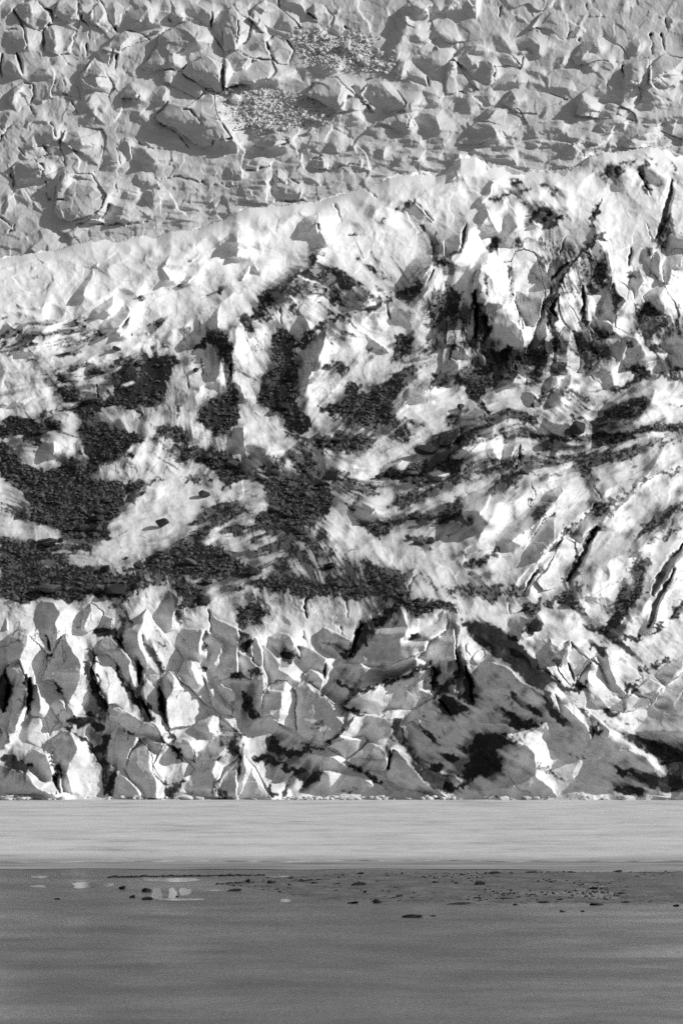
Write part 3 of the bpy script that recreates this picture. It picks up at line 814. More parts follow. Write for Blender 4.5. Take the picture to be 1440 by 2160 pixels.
S.6 660,1240 760,1250 720,1350 600,1330 640,1290
S.7 1350,920 1440,890 1440,935 1370,935
S.5 100,20 180,0 200,60 130,110 
S.5 560,60 600,20 640,80 590,150 550,120
S.5 330,60 400,20 460,60 420,120 340,100
S.5 130,890 200,830 200,890 150,920
S.5 0,60 60,20 80,60 20,110
S.5 70,1160 130,1140 150,1200 90,1250 
S.6 0,1180 40,1160 60,1260 30,1300 0,1290
S.5 500,620 600,640 560,680 490,680
S.5 460,720 560,700 640,740 540,760
S.4 750,640 850,680 960,760 900,790 820,730
K5 90,60 130,130 160,260
K6 270,40 310,60 325,130
K4 480,30 490,120 540,160
K5 270,200 265,310
K5 10,320 15,470
K6 95,320 150,450
K4 700,150 715,190
K4 680,290 660,400
K4 715,330 700,420
K6 1350,390 1360,560
K5 1280,60 1280,180
K3 450,190 440,300
K4 215,520 220,570
K5 530,270 525,340
K3 380,480 400,520
K3 350,590 440,600 470,690
K3 190,640 210,700
K3 370,800 365,900 410,1010
K3 55,1020 80,1140
K3 270,1100 290,1210 400,1220
K2 160,1130 260,1170 300,1200
K3 300,750 340,830
K3 120,900 150,950
K3 270,870 300,920
K3 210,970 260,1010 240,1090
K3 1100,660 1180,690 1230,760
K3 950,710 1050,790 1150,900
K3 1010,100 1050,160
K2 550,190 545,240
K3 0,1310 80,1380
K3 60,1420 100,1370
K2 200,850 230,870
K2 0,750 40,850
K2 710,1100 715,1190
K2 980,1080 1100,1080 1200,1110 1440,1130
K2 460,1360 700,1370 900,1350
K4 0,860 20,800 60,760
K2 30,180 130,170
K2 640,1000 560,1050
K2 700,890 740,1000
K2 830,840 880,900 1080,910
K3 250,180 330,150
Z 2 | tall flat faced block at the top left of the icefall beside a deep black crack | 95,60 120,20 200,-20 240,0 280,60 310,130 260,200 180,160 130,120
Z 2 | squat block with a broken top between two black cracks at the upper left | 330,90 340,20 400,-20 470,0 480,140 470,180 380,110
Z 2 | shield shaped pale block at the upper left of the icefall | 530,90 580,30 610,5 640,40 700,150 640,200 600,160 550,140
Z 2 | blocky ridge of ice split by a hanging fold left of the flat topped block | 270,200 290,150 340,140 460,190 450,240 440,300 430,330 360,340 280,300
Z 2 | flat topped ice slab with a bright sloping lid in the left icefall | 610,290 700,210 770,173 840,200 920,250 840,260 760,290 720,320 
Z 3 | large broad shouldered dome of ice in the left icefall | 850,400 960,290 970,215 1050,165 1140,120 1220,160 1300,220 1360,330 1340,380 1270,330 1140,380 1110,440 1000,420 900,430
Z 2.5 | dark triangular block with a sheer right edge over a black crack under the broad dome | 1110,440 1140,380 1270,325 1330,400 1350,440 1360,560 1310,580 1240,530
Z 3 | tall leaning slab with a hooked top, the darkest block of the left icefall | 950,700 1020,620 1120,650 1160,630 1240,570 1250,530 1290,540 1310,660 1340,740 1410,840 1300,850 1280,890 1220,890 1130,830 1050,770 960,720
Z 2 | rounded ice tent with a grey left half in the left icefall | 480,450 540,380 570,345 620,390 660,470 700,540 660,580 580,550 510,545
Z 1.5 | low grey nose of ice under the curved lip in the left icefall | 740,580 790,500 850,570 830,600 750,600
Z 1.5 | curved lip of ice ending in a scoop beside the hooked slab | 1000,430 1060,420 1120,450 1220,520 1240,560 1200,600 1110,560 1000,500
Z 1.5 | square pale block at the far left with a chipped upper corner | 40,590 80,540 150,500 210,510 220,570 190,620 140,650 100,690
Z 1.5 | small leaning block cluster top with cracked face left of the ice tent | 310,560 340,480 390,465 480,530 500,600 440,580 370,560
Z 2 | wide dome with a smooth shaded face low in the left icefall | 330,1260 350,1120 400,1050 560,1050 600,1110 650,1190 620,1260 540,1310 430,1340 360,1320
Z 1.5 | pale quilted hump with cracks around it in the middle of the left icefall | 370,850 400,800 480,775 620,780 650,820 640,900 600,1000 500,930 420,900
Z 1.5 | stepped block row with parallel cracks at the left edge of the icefall | 70,1010 200,960 350,930 410,1010 260,1080 140,1120 90,1130
Z 1.5 | long rectangular block with a flat pale front under the stepped ice at far left | 125,930 200,890 270,880 300,930 240,960 150,970
@ 470 0
S 0,160 30,60 60,20 80,60 90,150 90,260 40,310 0,320
S.8 150,80 210,30 260,60 230,90 200,60 170,110
S.7 310,180 370,120 440,130 480,180 410,190 340,170
S.8 340,30 400,10 470,10 500,60 440,90 390,60
S.8 500,60 550,10 560,60 540,110 600,160 580,160 530,110
S.7 520,190 545,150 600,180 560,240
S.8 600,160 680,130 760,170 690,215 640,200
S.7 680,60 720,10 700,90
S.5 1090,50 1160,20 1230,40 1180,100 1130,90
S.8 1030,110 1130,100 1130,160 1050,170
S.7 1230,40 1300,20 1290,110 1260,120
S.6 10,350 90,310 150,350 130,420 60,420
S.6 170,360 300,370 270,480 130,500 60,520 20,530 60,440 150,430
S.7 120,290 250,240 270,300 300,360 200,350 140,310
S.7 620,300 690,280 700,310 640,330
S.8 790,360 830,330 860,380 810,385
S.6 700,320 740,250 770,300 720,360
S.5 530,400 560,340 640,340 700,370 640,440 540,440
S.9 490,580 560,500 620,480 700,470 730,520 700,600 720,660 700,680 640,640 560,610
S.7 730,660 760,580 800,590 900,680 800,670
S.7 770,530 830,520 850,610 830,600
S.7 840,580 880,500 960,490 1020,560 1090,600 1100,650 1000,680 900,640
S.7 980,330 1040,270 1090,200 1180,190 1250,260 1300,300 1250,340 1130,340 1060,370 1030,370
S.6 1240,220 1300,200 1440,230 1420,290 1310,300
S.6 1040,420 1070,370 1110,370 1090,460 1060,450
S.6 1110,470 1200,450 1230,520 1140,500
S.6 1150,350 1300,360 1400,380 1430,450 1330,500 1270,480 1220,440
S.6 1060,540 1200,530 1330,570 1440,580 1440,620 1260,660 1110,610
S.8 520,740 600,700 700,700 780,680 860,720 820,760 720,780 640,760 550,760
S.7 940,740 1050,680 1100,660 1150,720 1120,780 1080,800 1000,760
S.7 1160,720 1200,680 1300,700 1320,780 1280,800 1190,760
S.9 200,880 260,820 310,810 330,850 290,890 230,890
S.8 290,940 400,880 520,850 640,850 620,880 500,910 380,940
S.7 620,910 680,860 720,860 800,870 820,930 720,960 660,940
S.6 930,890 1000,890 980,960 930,940
S.9 545,980 610,950 620,1000 610,1040 560,1020
S.7 670,1010 720,980 850,980 840,1040 700,1050
S.6 1000,1030 1080,970 1200,970 1280,1020 1180,1040 1080,1050
S.7 380,1110 420,1050 480,1050 600,1130 540,1130 450,1090
S.7 160,1120 330,1030 320,1080 250,1110
S.7 320,1120 400,1130 480,1160 470,1200 380,1210 320,1180
S.4 0,1200 180,1120 260,1110 290,1190 200,1230 0,1240
S.7 110,1000 200,970 300,1000 200,1050 120,1040
S.5 0,1040 100,1030 170,1080 60,1120
S.6 1340,940 1440,920 1440,980 1370,980
S.5 850,780 960,770 1060,820 940,830
S.6 1010,850 1130,840 1240,880 1150,910
S.7 0,790 30,800 60,850 20,850
S.7 0,900 100,900 90,940 0,940
S.6 430,20 480,20 520,120 480,110
K3 340,0 350,50
K4 520,70 570,120
K3 740,160 780,190
K5 1230,460 1250,520
K4 850,610 920,680
K2 590,695 700,698
K2 1120,770 1140,710
K4 0,400 5,560
K3 170,130 240,200
K3 400,240 440,300 400,380
K4 260,250 300,350 340,390
K2 0,1130 130,1130
K3 310,1220 500,1215
K2 870,1150 930,1200
K2 670,1240 720,1340
K3 140,1040 300,1020
K2 140,270 180,150
K2 660,1030 840,980
Z 2.5 | sharp roof shaped peak with a dark left half at the top of the icefall | 0,160 30,60 60,20 100,80 170,130 160,240 100,290 40,320 0,320
Z 2 | pale ridge with a jagged crest right of the dark roof shaped peak | 150,100 210,30 250,0 320,30 400,90 480,170 400,190 330,170 280,210 230,190
Z 1.5 | pale pyramid with dark notched left side at the top middle of the icefall | 510,70 550,10 600,30 680,100 660,140 600,165 550,120
Z 2 | blunt pale tower among rubble at the top right of the middle | 1090,60 1160,0 1220,20 1250,100 1290,170 1240,180 1180,160 1130,150
Z 2 | fan shaped grey ice face below the rubble in the middle of the icefall | 490,580 560,500 620,480 700,460 760,540 820,590 910,680 800,670 700,680 640,640
Z 1.5 | grooved grey ice ridge right of the fan shaped face | 830,570 880,500 960,480 1060,540 1110,610 1090,660 1000,690 920,680 850,620
Z 1.5 | pale angular block with a crack at its right foot, right of the rubble | 1040,420 1070,350 1130,360 1220,440 1240,520 1140,500 1090,480
Z 1.5 | striped dark block with a bright right side in the middle of the icefall | 200,880 260,820 310,805 370,830 400,870 340,890 260,895
Z 1 | small smooth snow pyramid with grey left face above the bright crest | 540,980 610,945 650,1000 640,1045 560,1025
Z 1.5 | pale snow horn rising above the bright crest at left of the small pyramid | 330,1030 360,1030 400,1070 460,1110 400,1120 330,1080
Z 1.5 | rounded cracked hump right of the middle, with a bright right edge | 940,740 1050,680 1100,655 1150,700 1170,760 1110,790 1060,800 1000,765
Z 1.5 | wide grey block with smooth top just left of the leaning white rubble | 10,350 90,305 150,350 300,360 320,430 270,490 130,510 10,540
Z 1.5 | cracked pale boulder of ice above the rubble chute | 270,250 320,215 400,260 440,300 400,390 340,390 300,350
@ 940 0
S.7 0,50 40,0 190,0 200,60 180,130 120,80 50,100 0,110
S.8 490,180 560,100 585,75 570,110 530,170
S.7 420,250 500,230 570,270 580,330 540,350 480,310
S.5 280,210 330,190 400,290 470,320 440,340 350,320 300,270
S.7 50,350 120,270 190,260 180,310 130,320 170,400 90,390
S.6 190,380 260,360 295,380 300,450 260,510 190,470
S.6 310,330 370,310 460,400 420,420 350,380
S.7 0,430 20,370 60,370 50,420
S.9 140,490 170,470 190,540 170,530
S.6 230,550 300,480 380,450 440,460 400,500 320,520
S.5 430,500 500,490 600,510 740,530 820,560 720,590 650,560 560,530 440,540
S.7 750,220 830,100 860,80 830,140 790,220
S.7 840,400 900,380 990,350 1020,380 1020,410 930,410 870,460
S.6 640,410 690,350 740,330 700,400
S.6 490,430 540,420 600,440 630,480 540,490
S.7 1080,400 1150,370 1230,360 1230,460 1200,540 1100,490
S.6 1240,380 1330,330 1440,350 1400,420 1300,450 1250,480
S.6 1250,500 1330,450 1440,460 1380,530 1290,540
S.7 1090,290 1150,240 1180,230 1200,270 1150,330
S.6 770,340 830,250 920,230 940,280 870,310 800,380
S.8 890,570 990,540 1080,530 1120,490 1170,500 1190,580 1140,660 1060,640 960,610
S.6 1150,660 1200,560 1290,540 1440,580 1330,650 1250,680
S.8 780,620 830,560 850,610 890,640 840,690 790,690
S.6 970,640 1000,610 1150,690 1150,740 1080,720
S.7 340,620 400,550 430,600 380,650
S.8 80,660 130,610 200,620 220,640 150,690
S.5 150,590 260,570 330,600 260,640
S.7 210,700 260,650 310,670 260,720
S.6 560,720 610,670 700,660 780,690 740,730
S.7 130,780 190,740 280,750 320,830 200,860 150,840
S.8 470,830 560,780 700,760 760,780 720,820 870,840 780,870 620,850
S.8 900,800 960,740 1020,720 1090,750 1080,800 960,830
S.9 1060,860 1180,810 1280,810 1300,840 1200,890 1100,890
S.7 1110,750 1230,720 1440,690 1440,750 1330,750
S.7 1290,790 1350,750 1390,760 1380,830 1320,800
S.8 0,960 180,900 400,880 420,900 350,930 200,930 0,990
S.9 190,960 260,940 380,940 420,970 440,1010 350,1000 250,990
S.6 410,900 560,850 820,880 900,870 780,950 620,900
S.6 830,900 1000,860 1050,890 920,940 840,960
S.7 0,1090 20,1040 70,1000 60,1060 20,1100
S.4 560,1030 700,990 800,980 680,1040
S.5 620,60 700,20 720,70
S.5 1020,60 1090,20 1140,40 1090,70
S.5 1330,120 1360,90 1390,130 1350,170
K3 335,20 330,110
K4 1255,220 1250,340
K3 1310,200 1340,300
K4 805,230 810,250
K3 450,410 470,350
K3 300,400 300,470
K3 980,480 975,530
K4 1080,400 1085,490
K3 1235,400 1225,510
K2 740,230 755,170
K3 0,260 100,245
K3 840,10 850,60
K2 70,560 180,560
K2 610,0 580,80
K3 1330,100 1345,170
Z 2 | shell shaped dome of ice with a shaded left flank in the right icefall | 40,350 120,270 200,260 300,310 380,320 460,400 450,430 380,400 310,400 300,470 240,520 150,440 90,390
Z 2 | wide pale ice scallop at the top of the right icefall | 490,200 560,110 585,70 740,70 750,160 740,230 700,230 640,190 560,165
Z 2 | big grooved block with a rounded top in the right icefall | 770,340 830,250 920,230 960,210 1050,270 1120,350 1060,380 960,350 880,380 800,390
Z 2 | pale triangular ice face sloping to a crack at left of the right icefall | 0,430 20,370 60,365 120,450 190,550 80,565 0,560
Z 2 | rounded grey block split by a vertical crack near the right edge of the icefall | 1075,410 1150,365 1230,350 1235,460 1200,545 1100,490
Z 2 | broad smooth hump at the right edge of the icefall | 1240,400 1330,325 1440,345 1500,360 1500,460 1330,450 1250,520 1230,500
Z 1.5 | smooth finger like knob of snow rising from the right icefall | 1050,640 1080,540 1120,490 1160,490 1190,590 1140,670
Z 1.5 | flat topped pale block with dark pits along its rim in the right icefall | 200,720 260,650 310,655 440,660 490,750 400,770 300,740
Z 1.5 | rounded pale block below the flat topped pitted block | 60,870 190,735 290,735 330,830 220,860 130,880
Z 1.5 | long low whale backed hump in the middle of the right icefall | 340,630 390,550 500,545 610,555 740,600 640,640 560,680 430,680
Z 1.5 | folded pale ridge with scalloped front in the right icefall | 780,690 830,560 900,600 970,620 1000,610 1080,650 1150,690 1160,740 1000,730 860,700
Z 1.5 | low dark ledge of ice just above the bright crest at right | 1050,880 1180,810 1290,790 1440,850 1440,890 1250,890 1100,895
@ 940 300
K11 1285,570 1330,460 1385,235
K7 95,640 122,490
K6 1112,755 1126,640
K7 640,830 760,720
K6 590,1010 620,930 640,880
K6 830,1090 840,980 828,870
K5 690,930 640,1010 680,1080
K7 180,1180 190,1000 180,880
@ 940 760
K13 1250,1430 1320,1290 1440,1110
K11 735,1345 830,1200 920,1010
K5 450,600 450,520
@ 940 1200
K10 1228,350 1300,170 1390,0
K7 480,140 570,10
K5 780,680 740,560
K6 120,600 150,700 160,820
@ 0 1200
K7 20,640 60,720 30,880
K6 720,430 760,510
K6 175,660 185,880
K6 860,800 920,920
K5 840,560 848,720
K6 960,710 1010,940
K5 300,500 285,420
K7 320,1260 360,1380
@ 460 1200
K7 800,540 830,420 880,330
K6 1310,600 1320,700
K5 1345,800 1420,880
K6 640,660 655,580
K5 1040,1100 1030,1230
"""
import bpy, bmesh, math, random
import numpy as np
from mathutils import Vector
RS = np.random.RandomState
scene = bpy.context.scene
COL = scene.collection

# ------------------------------------------------------------------ camera geometry (metres)
F = 10000.0; H = 19.8; HORIZON = 1490.0
TH = math.atan((HORIZON - 1080.0) / F)
CT, ST = math.cos(TH), math.sin(TH)
def place(px, py, Y):
    u = (px - 720.0) / F; v = (1080.0 - py) / F
    dy = CT - ST * v; dz = ST + CT * v
    return u / dy * Y, Y, H + dz / dy * Y
def on_plane(px, py, z=0.0):
    v = (1080.0 - py) / F
    dy = CT - ST * v; dz = ST + CT * v
    Y = (z - H) * dy / dz
    return place(px, py, Y)

# ------------------------------------------------------------------ survey grid of the glacier face
X0, X1, Y0, Y1, ST_ = -160.0, 1600.0, -70.0, 1712.0, 1.5
xs = np.arange(X0, X1, ST_); ys = np.arange(Y0, Y1, ST_)
NX, NY = len(xs), len(ys)
GX, GY = np.meshgrid(xs, ys)
KX = np.fft.fftfreq(NX) * 2 * np.pi / ST_; KY = np.fft.fftfreq(NY) * 2 * np.pi / ST_
KXX, KYY = np.meshgrid(KX, KY)
def spectral(seed, lam, p=2.0, ax=1.0, ay=1.0, hi=0.0):
    w = RS(seed).randn(NY, NX)
    k = np.sqrt((KXX * ax) ** 2 + (KYY * ay) ** 2)
    k0 = 2 * np.pi / lam
    a = 1.0 / (1.0 + (k / k0) ** p)
    if hi: a *= 1 - np.exp(-(k / (2 * np.pi / hi)) ** 2)
    n = np.real(np.fft.ifft2(np.fft.fft2(w) * a))
    n -= n.mean(); return (n / n.std()).astype(np.float32)
def gblur(f, s):
    g = np.exp(-0.5 * s * s * (KXX ** 2 + KYY ** 2))
    return np.real(np.fft.ifft2(np.fft.fft2(f) * g)).astype(np.float32)
def sample(f, px, py):
    fx = np.clip((px - X0) / ST_, 0, NX - 1.001); fy = np.clip((py - Y0) / ST_, 0, NY - 1.001)
    i = fx.astype(int); j = fy.astype(int); a = fx - i; b = fy - j
    return (f[j, i] * (1 - a) * (1 - b) + f[j, i + 1] * a * (1 - b) + f[j + 1, i] * (1 - a) * b + f[j + 1, i + 1] * a * b)
def sstep(a, b, x):
    t = np.clip((x - a) / (b - a), 0, 1); return t * t * (3 - 2 * t)

n_a = spectral(1, 60, 4); n_b = spectral(2, 60, 4); n_c = spectral(3, 16, 4); n_d = spectral(4, 16, 4)
WX = GX + 1.6 * n_a + 0.5 * n_c; WY = GY + 1.6 * n_b + 0.5 * n_d
n_e = spectral(5, 6, 4); n_f = spectral(6, 6, 4)
RX = WX + 2.6 * n_c + 1.5 * n_e; RY = WY + 2.6 * n_d + 1.5 * n_f
def bbox(p, m):
    i0 = max(0, int((p[:, 0].min() - m - X0) / ST_)); i1 = min(NX, int((p[:, 0].max() + m - X0) / ST_) + 1)
    j0 = max(0, int((p[:, 1].min() - m - Y0) / ST_)); j1 = min(NY, int((p[:, 1].max() + m - Y0) / ST_) + 1)
    return slice(j0, max(j1, j0 + 1)), slice(i0, max(i1, i0 + 1))
def inside(p, X, Y):
    r = np.zeros(X.shape, bool); n = len(p)
    for k in range(n):
        x0, y0 = p[k]; x1, y1 = p[(k + 1) % n]
        if y0 == y1: continue
        c = (y0 > Y) != (y1 > Y)
        r ^= c & (X < (x1 - x0) * (Y - y0) / (y1 - y0) + x0)
    return r
def line_dist(p, X, Y, param=False):
    d = np.full(X.shape, 1e9); T = np.zeros(X.shape)
    for k in range(len(p) - 1):
        a = p[k]; v = p[k + 1] - a; L = max(v @ v, 1e-6)
        t = np.clip(((X - a[0]) * v[0] + (Y - a[1]) * v[1]) / L, 0, 1)
        e = (X - a[0] - t * v[0]) ** 2 + (Y - a[1] - t * v[1]) ** 2
        T = np.where(e < d, (k + t) / (len(p) - 1), T); d = np.minimum(d, e)
    return (np.sqrt(d), T) if param else np.sqrt(d)

# ------------------------------------------------------------------ survey data: facets, dirt, cracks, seracs
items = []
ox = oy = 0
for ln in DATA.strip().splitlines():
    ln = ln.strip()
    if not ln: continue
    if ln[0] == '@':
        ox, oy = map(float, ln[1:].split()); continue
    if ln[0] == 'Z':
        off, label, pts = ln[1:].split('|'); val = float(off)
    else:
        head, pts = ln.split(' ', 1); val = float(head[1:]) if len(head) > 1 else 1.0; label = ''
    p = np.array([[float(q) for q in w.split(',')] for w in pts.split()]) / 2.88 + [ox, oy]
    items.append((ln[0], val, label.strip(), p))

SUN = Vector((0.84, -0.15, 0.52)).normalized()
SP = np.array([0.81, -0.59])          # the sun's bearing seen on the face, picture axes (y down)
RIDGE = np.array([(-200,560),(-60,552),(0,547),(49,537),(115,529),(156,515),(194,506),(243,508),(295,498),(330,501),(361,488),(417,483),(450,470),(470,464),(500,446),(525,438),(560,437),(590,435),(619,429),(660,427),(678,424),(713,413),(758,399),(800,385),(821,375),(850,371),(887,369),(918,372),(940,362),(961,347),(971,334),(1002,332),(1015,340),(1030,347),(1050,348),(1072,351),(1107,364),(1134,362),(1183,358),(1210,352),(1228,343),(1242,330),(1258,326),(1273,320),(1300,322),(1322,318),(1350,312),(1370,307),(1385,310),(1402,312),(1420,320),(1440,330),(1500,335),(1700,350)], float)
def ridge(px): return np.interp(px, RIDGE[:, 0], RIDGE[:, 1])
front = GY > ridge(GX)

idH = np.zeros((NY, NX), np.int32); idV = np.zeros((NY, NX), np.int32); aH = np.zeros((NY, NX), np.float32); aV = np.zeros((NY, NX), np.float32)
dirt = np.zeros((NY, NX), np.float32); crack = np.zeros((NY, NX), np.float32); strokes = np.zeros((NY, NX), np.float32)
clean = np.zeros((NY, NX), np.float32); SID = 0
for kind, val, label, p in items:
    if kind == 'S':
        c = p - p.mean(0)
        q = np.cov(c.T); w, V = np.linalg.eigh(q); e = math.sqrt(max(w[1], 1e-6) / max(w[0], 1e-6)); mj = V[:, 1]
        my, mx = p[:, 1].mean(), p[:, 0].mean(); fr = my > ridge(mx)
        flat = abs(mj[0]) > 0.93 and e > 1.7
        if fr: a = (0.150 if my > 1260 else 0.225 if my > 880 else 0.205) * (0.55 + 0.45 * val)
        else: a = 0.05 + 0.10 * val
        wide = (p[:, 0].max() - p[:, 0].min()) if not flat else (p[:, 1].max() - p[:, 1].min())
        if wide > 120: a *= 0.85
        s = bbox(p, 8); k = inside(p, WX[s], WY[s]); SID += 1
        ii, aa = (idV, aV) if flat else (idH, aH)
        k &= ii[s] == 0
        ii[s][k] = SID; aa[s][k] = a
    elif kind == 'D':
        s = bbox(p, 14); k = inside(p, RX[s], RY[s])
        dirt[s][k] = np.maximum(dirt[s][k], val)
    elif kind == 'L':
        s = bbox(p, 6); clean[s][inside(p, WX[s], WY[s])] = 1
    elif kind == 'K':
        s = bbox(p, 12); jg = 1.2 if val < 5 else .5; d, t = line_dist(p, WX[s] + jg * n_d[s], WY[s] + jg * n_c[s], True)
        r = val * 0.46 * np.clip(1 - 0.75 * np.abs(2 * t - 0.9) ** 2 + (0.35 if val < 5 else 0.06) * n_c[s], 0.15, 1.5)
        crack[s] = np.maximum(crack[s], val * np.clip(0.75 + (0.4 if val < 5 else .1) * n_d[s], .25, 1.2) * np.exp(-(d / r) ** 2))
    elif kind == 'T':
        r = val * 0.55
        s = bbox(p, 12); d = line_dist(p, WX[s], WY[s])
        strokes[s] = np.maximum(strokes[s], 0.95 * np.exp(-(d / r) ** 2))

# every facet turned from the sun rises towards its crest; behind the crest the ice falls away again
zid = np.zeros((NY, NX), np.int32)
for q, (kind, val, label, p) in enumerate(items):
    if kind == 'Z':
        s = bbox(p, 8); zid[s][inside(p, WX[s], WY[s])] = q + 1
def facets(ids, a, fr_, fall, side, backw, sat_):
    sat = sat_
    boxes = find_boxes(ids)
    h = np.zeros(ids.shape, np.float32)
    for i in range(1, ids.shape[1]):
        same = (ids[:, i] > 0) & (ids[:, i] == ids[:, i - 1])
        h[:, i] = np.where(same, h[:, i - 1] + a[:, i] * ST_ * np.exp(-h[:, i - 1] / sat[:, i]), np.where(ids[:, i] > 0, 0.02, 0))
    S = ids > 0
    def box(f, ax, n=3):
        out = f.copy()
        for t in range(1, n + 1):
            out += np.roll(f, t, ax) + np.roll(f, -t, ax)
        return out
    for q in np.unique(ids):            # even out each facet within its own outline
        if q == 0: continue
        jj, ii = boxes[q]; j0, j1, i0, i1 = max(jj[0] - 5, 0), jj[1] + 6, max(ii[0] - 5, 0), ii[1] + 6
        k = (ids[j0:j1, i0:i1] == q).astype(np.float32); hk = h[j0:j1, i0:i1] * k
        n = 3 if k.sum() > 150 else 1
        num = box(box(hk, 0, n), 0, n); den_ = box(box(k, 0, n), 0, n)
        num = box(num, 1, 1); den_ = box(den_, 1, 1)
        h[j0:j1, i0:i1] = np.where(k > 0, num / np.maximum(den_, 1e-6), h[j0:j1, i0:i1])
    d = h.copy(); sq = 1.414
    for _ in range(2):
        for j in range(1, d.shape[0]):
            e = d[j - 1]; d[j] = np.maximum(d[j], e - side * ST_); d[j, 1:] = np.maximum(d[j, 1:], e[:-1] - .75 * side * sq * ST_)
        for j in range(d.shape[0] - 2, -1, -1):
            e = d[j + 1]; d[j] = np.maximum(d[j], e - side * ST_); d[j, 1:] = np.maximum(d[j, 1:], e[:-1] - .75 * side * sq * ST_)
        for i in range(1, d.shape[1]): d[:, i] = np.maximum(d[:, i], d[:, i - 1] - fall[:, i] * ST_ * (1 + 0.25 * d[:, i - 1]))
        for i in range(d.shape[1] - 2, -1, -1): d[:, i] = np.maximum(d[:, i], d[:, i + 1] - backw * ST_)
    def gb(f, sg):
        kx = np.fft.fftfreq(f.shape[1])[None] * 2 * np.pi; ky = np.fft.fftfreq(f.shape[0])[:, None] * 2 * np.pi
        return np.real(np.fft.ifft2(np.fft.fft2(f) * np.exp(-.5 * sg * sg * (kx ** 2 + ky ** 2))))
    free = (~S).astype(float)
    near_crest = np.clip((d - gb(d, 6)) * 2, 0, 1) * 0
    ds = gb(d * free, 3.2) / np.maximum(gb(free, 3.2), 1e-3)
    d2 = gb(d * free, 1.7) / np.maximum(gb(free, 1.7), 1e-3)
    return np.where(S, h, np.where(fr_, ds, d2))
def find_boxes(ids):
    out = {}
    J, I = np.nonzero(ids); q = ids[J, I]; o = np.argsort(q, kind='stable'); q, J, I = q[o], J[o], I[o]
    cut = np.flatnonzero(np.diff(q)) + 1
    for jj, ii, qq in zip(np.split(J, cut), np.split(I, cut), np.split(q, cut)):
        out[int(qq[0])] = ((jj.min(), jj.max()), (ii.min(), ii.max()))
    return out
fallH = (0.07 + 0.04 * sstep(1240, 1300, GY) + 0.035 * np.clip(n_a, -1.2, 1.5)).astype(np.float32)
SAT = np.where(front, np.where(GY > 1255, 22.0, 12.0), 6.0)
relH = facets(idH, aH, front, fallH, 0.30, 0.55, SAT)
relV = facets(np.ascontiguousarray(np.rot90(idV, -1)), np.ascontiguousarray(np.rot90(aV, -1)), np.rot90(front, -1), np.ascontiguousarray(np.rot90(fallH, -1)), 0.30, 0.55, np.rot90(SAT, -1))
relV = np.rot90(relV, 1)
relief = gblur(relH + relV, 0.75).astype(np.float64)
# the long ridges that carry the smaller forms
MACRO = [(9.0, 95, [(870,1268),(980,1322),(1100,1395),(1190,1470),(1300,1560),(1440,1645)]),
         (5.5, 48, [(470,705),(560,640),(640,590),(682,520)]), (5.0, 55, [(890,650),(950,560),(1000,480),(1070,415),(1180,400)]), (4.5, 42, [(1240,330),(1330,350),(1430,370)]),
         (6.0, 44, [(985,1170),(1060,1060),(1160,1010)]), (6.0, 44, [(1085,1235),(1180,1120),(1290,1030),(1440,985)]), (6.0, 46, [(1195,1300),(1290,1190),(1440,1080)]), (5, 40, [(1330,1330),(1400,1220),(1500,1150)]),
         (4.0, 50, [(-40,670),(140,650),(290,600),(430,545)]), (4.5, 50, [(120,800),(250,745),(330,700),(470,650),(520,600)]), (4.0, 45, [(-40,760),(80,735),(200,690)]), (4, 40, [(640,830),(700,720),(760,660),(900,640)]),
         (4, 36, [(560,960),(640,930),(760,890),(850,830)]), (4, 40, [(930,960),(1010,890),(1100,880),(1200,900)]), (4.5, 40, [(1180,900),(1270,850),(1380,820),(1500,815)]), (3.5, 40, [(250,560),(380,530),(520,490),(640,450)]), (3.5, 36, [(760,470),(860,425),(960,400)]),
         (4, 30, [(430,830),(470,760),(500,690)]), (3.5, 34, [(330,1180),(440,1100),(560,1060)]), (4, 30, [(180,990),(300,930),(400,900)]), (5, 26, [(1010,760),(1020,640),(1010,570)]), (5, 26, [(1140,800),(1180,620),(1255,490)]), (4, 24, [(1290,800),(1330,700),(1400,600)])]
for hh, ww, pl in MACRO:
    pl = np.array(pl, float); s = bbox(pl, 5 * ww); d, t = line_dist(pl, WX[s] + 5 * n_a[s], WY[s] + 5 * n_b[s], True)
    relief[s] += hh * (1.0 + .25 * (pl[:, 1].mean() < 1240)) * (np.exp(-np.sqrt(d * d + 6) / ww) - math.exp(-5)).clip(0) * (0.75 + 0.25 * np.sin(np.pi * t)) * front[s]
relief += 5.5 * np.exp(-((GX - 1000) / 170) ** 2 - ((GY - 1470) / 135) ** 2) * front
ztone = np.zeros((NY, NX))
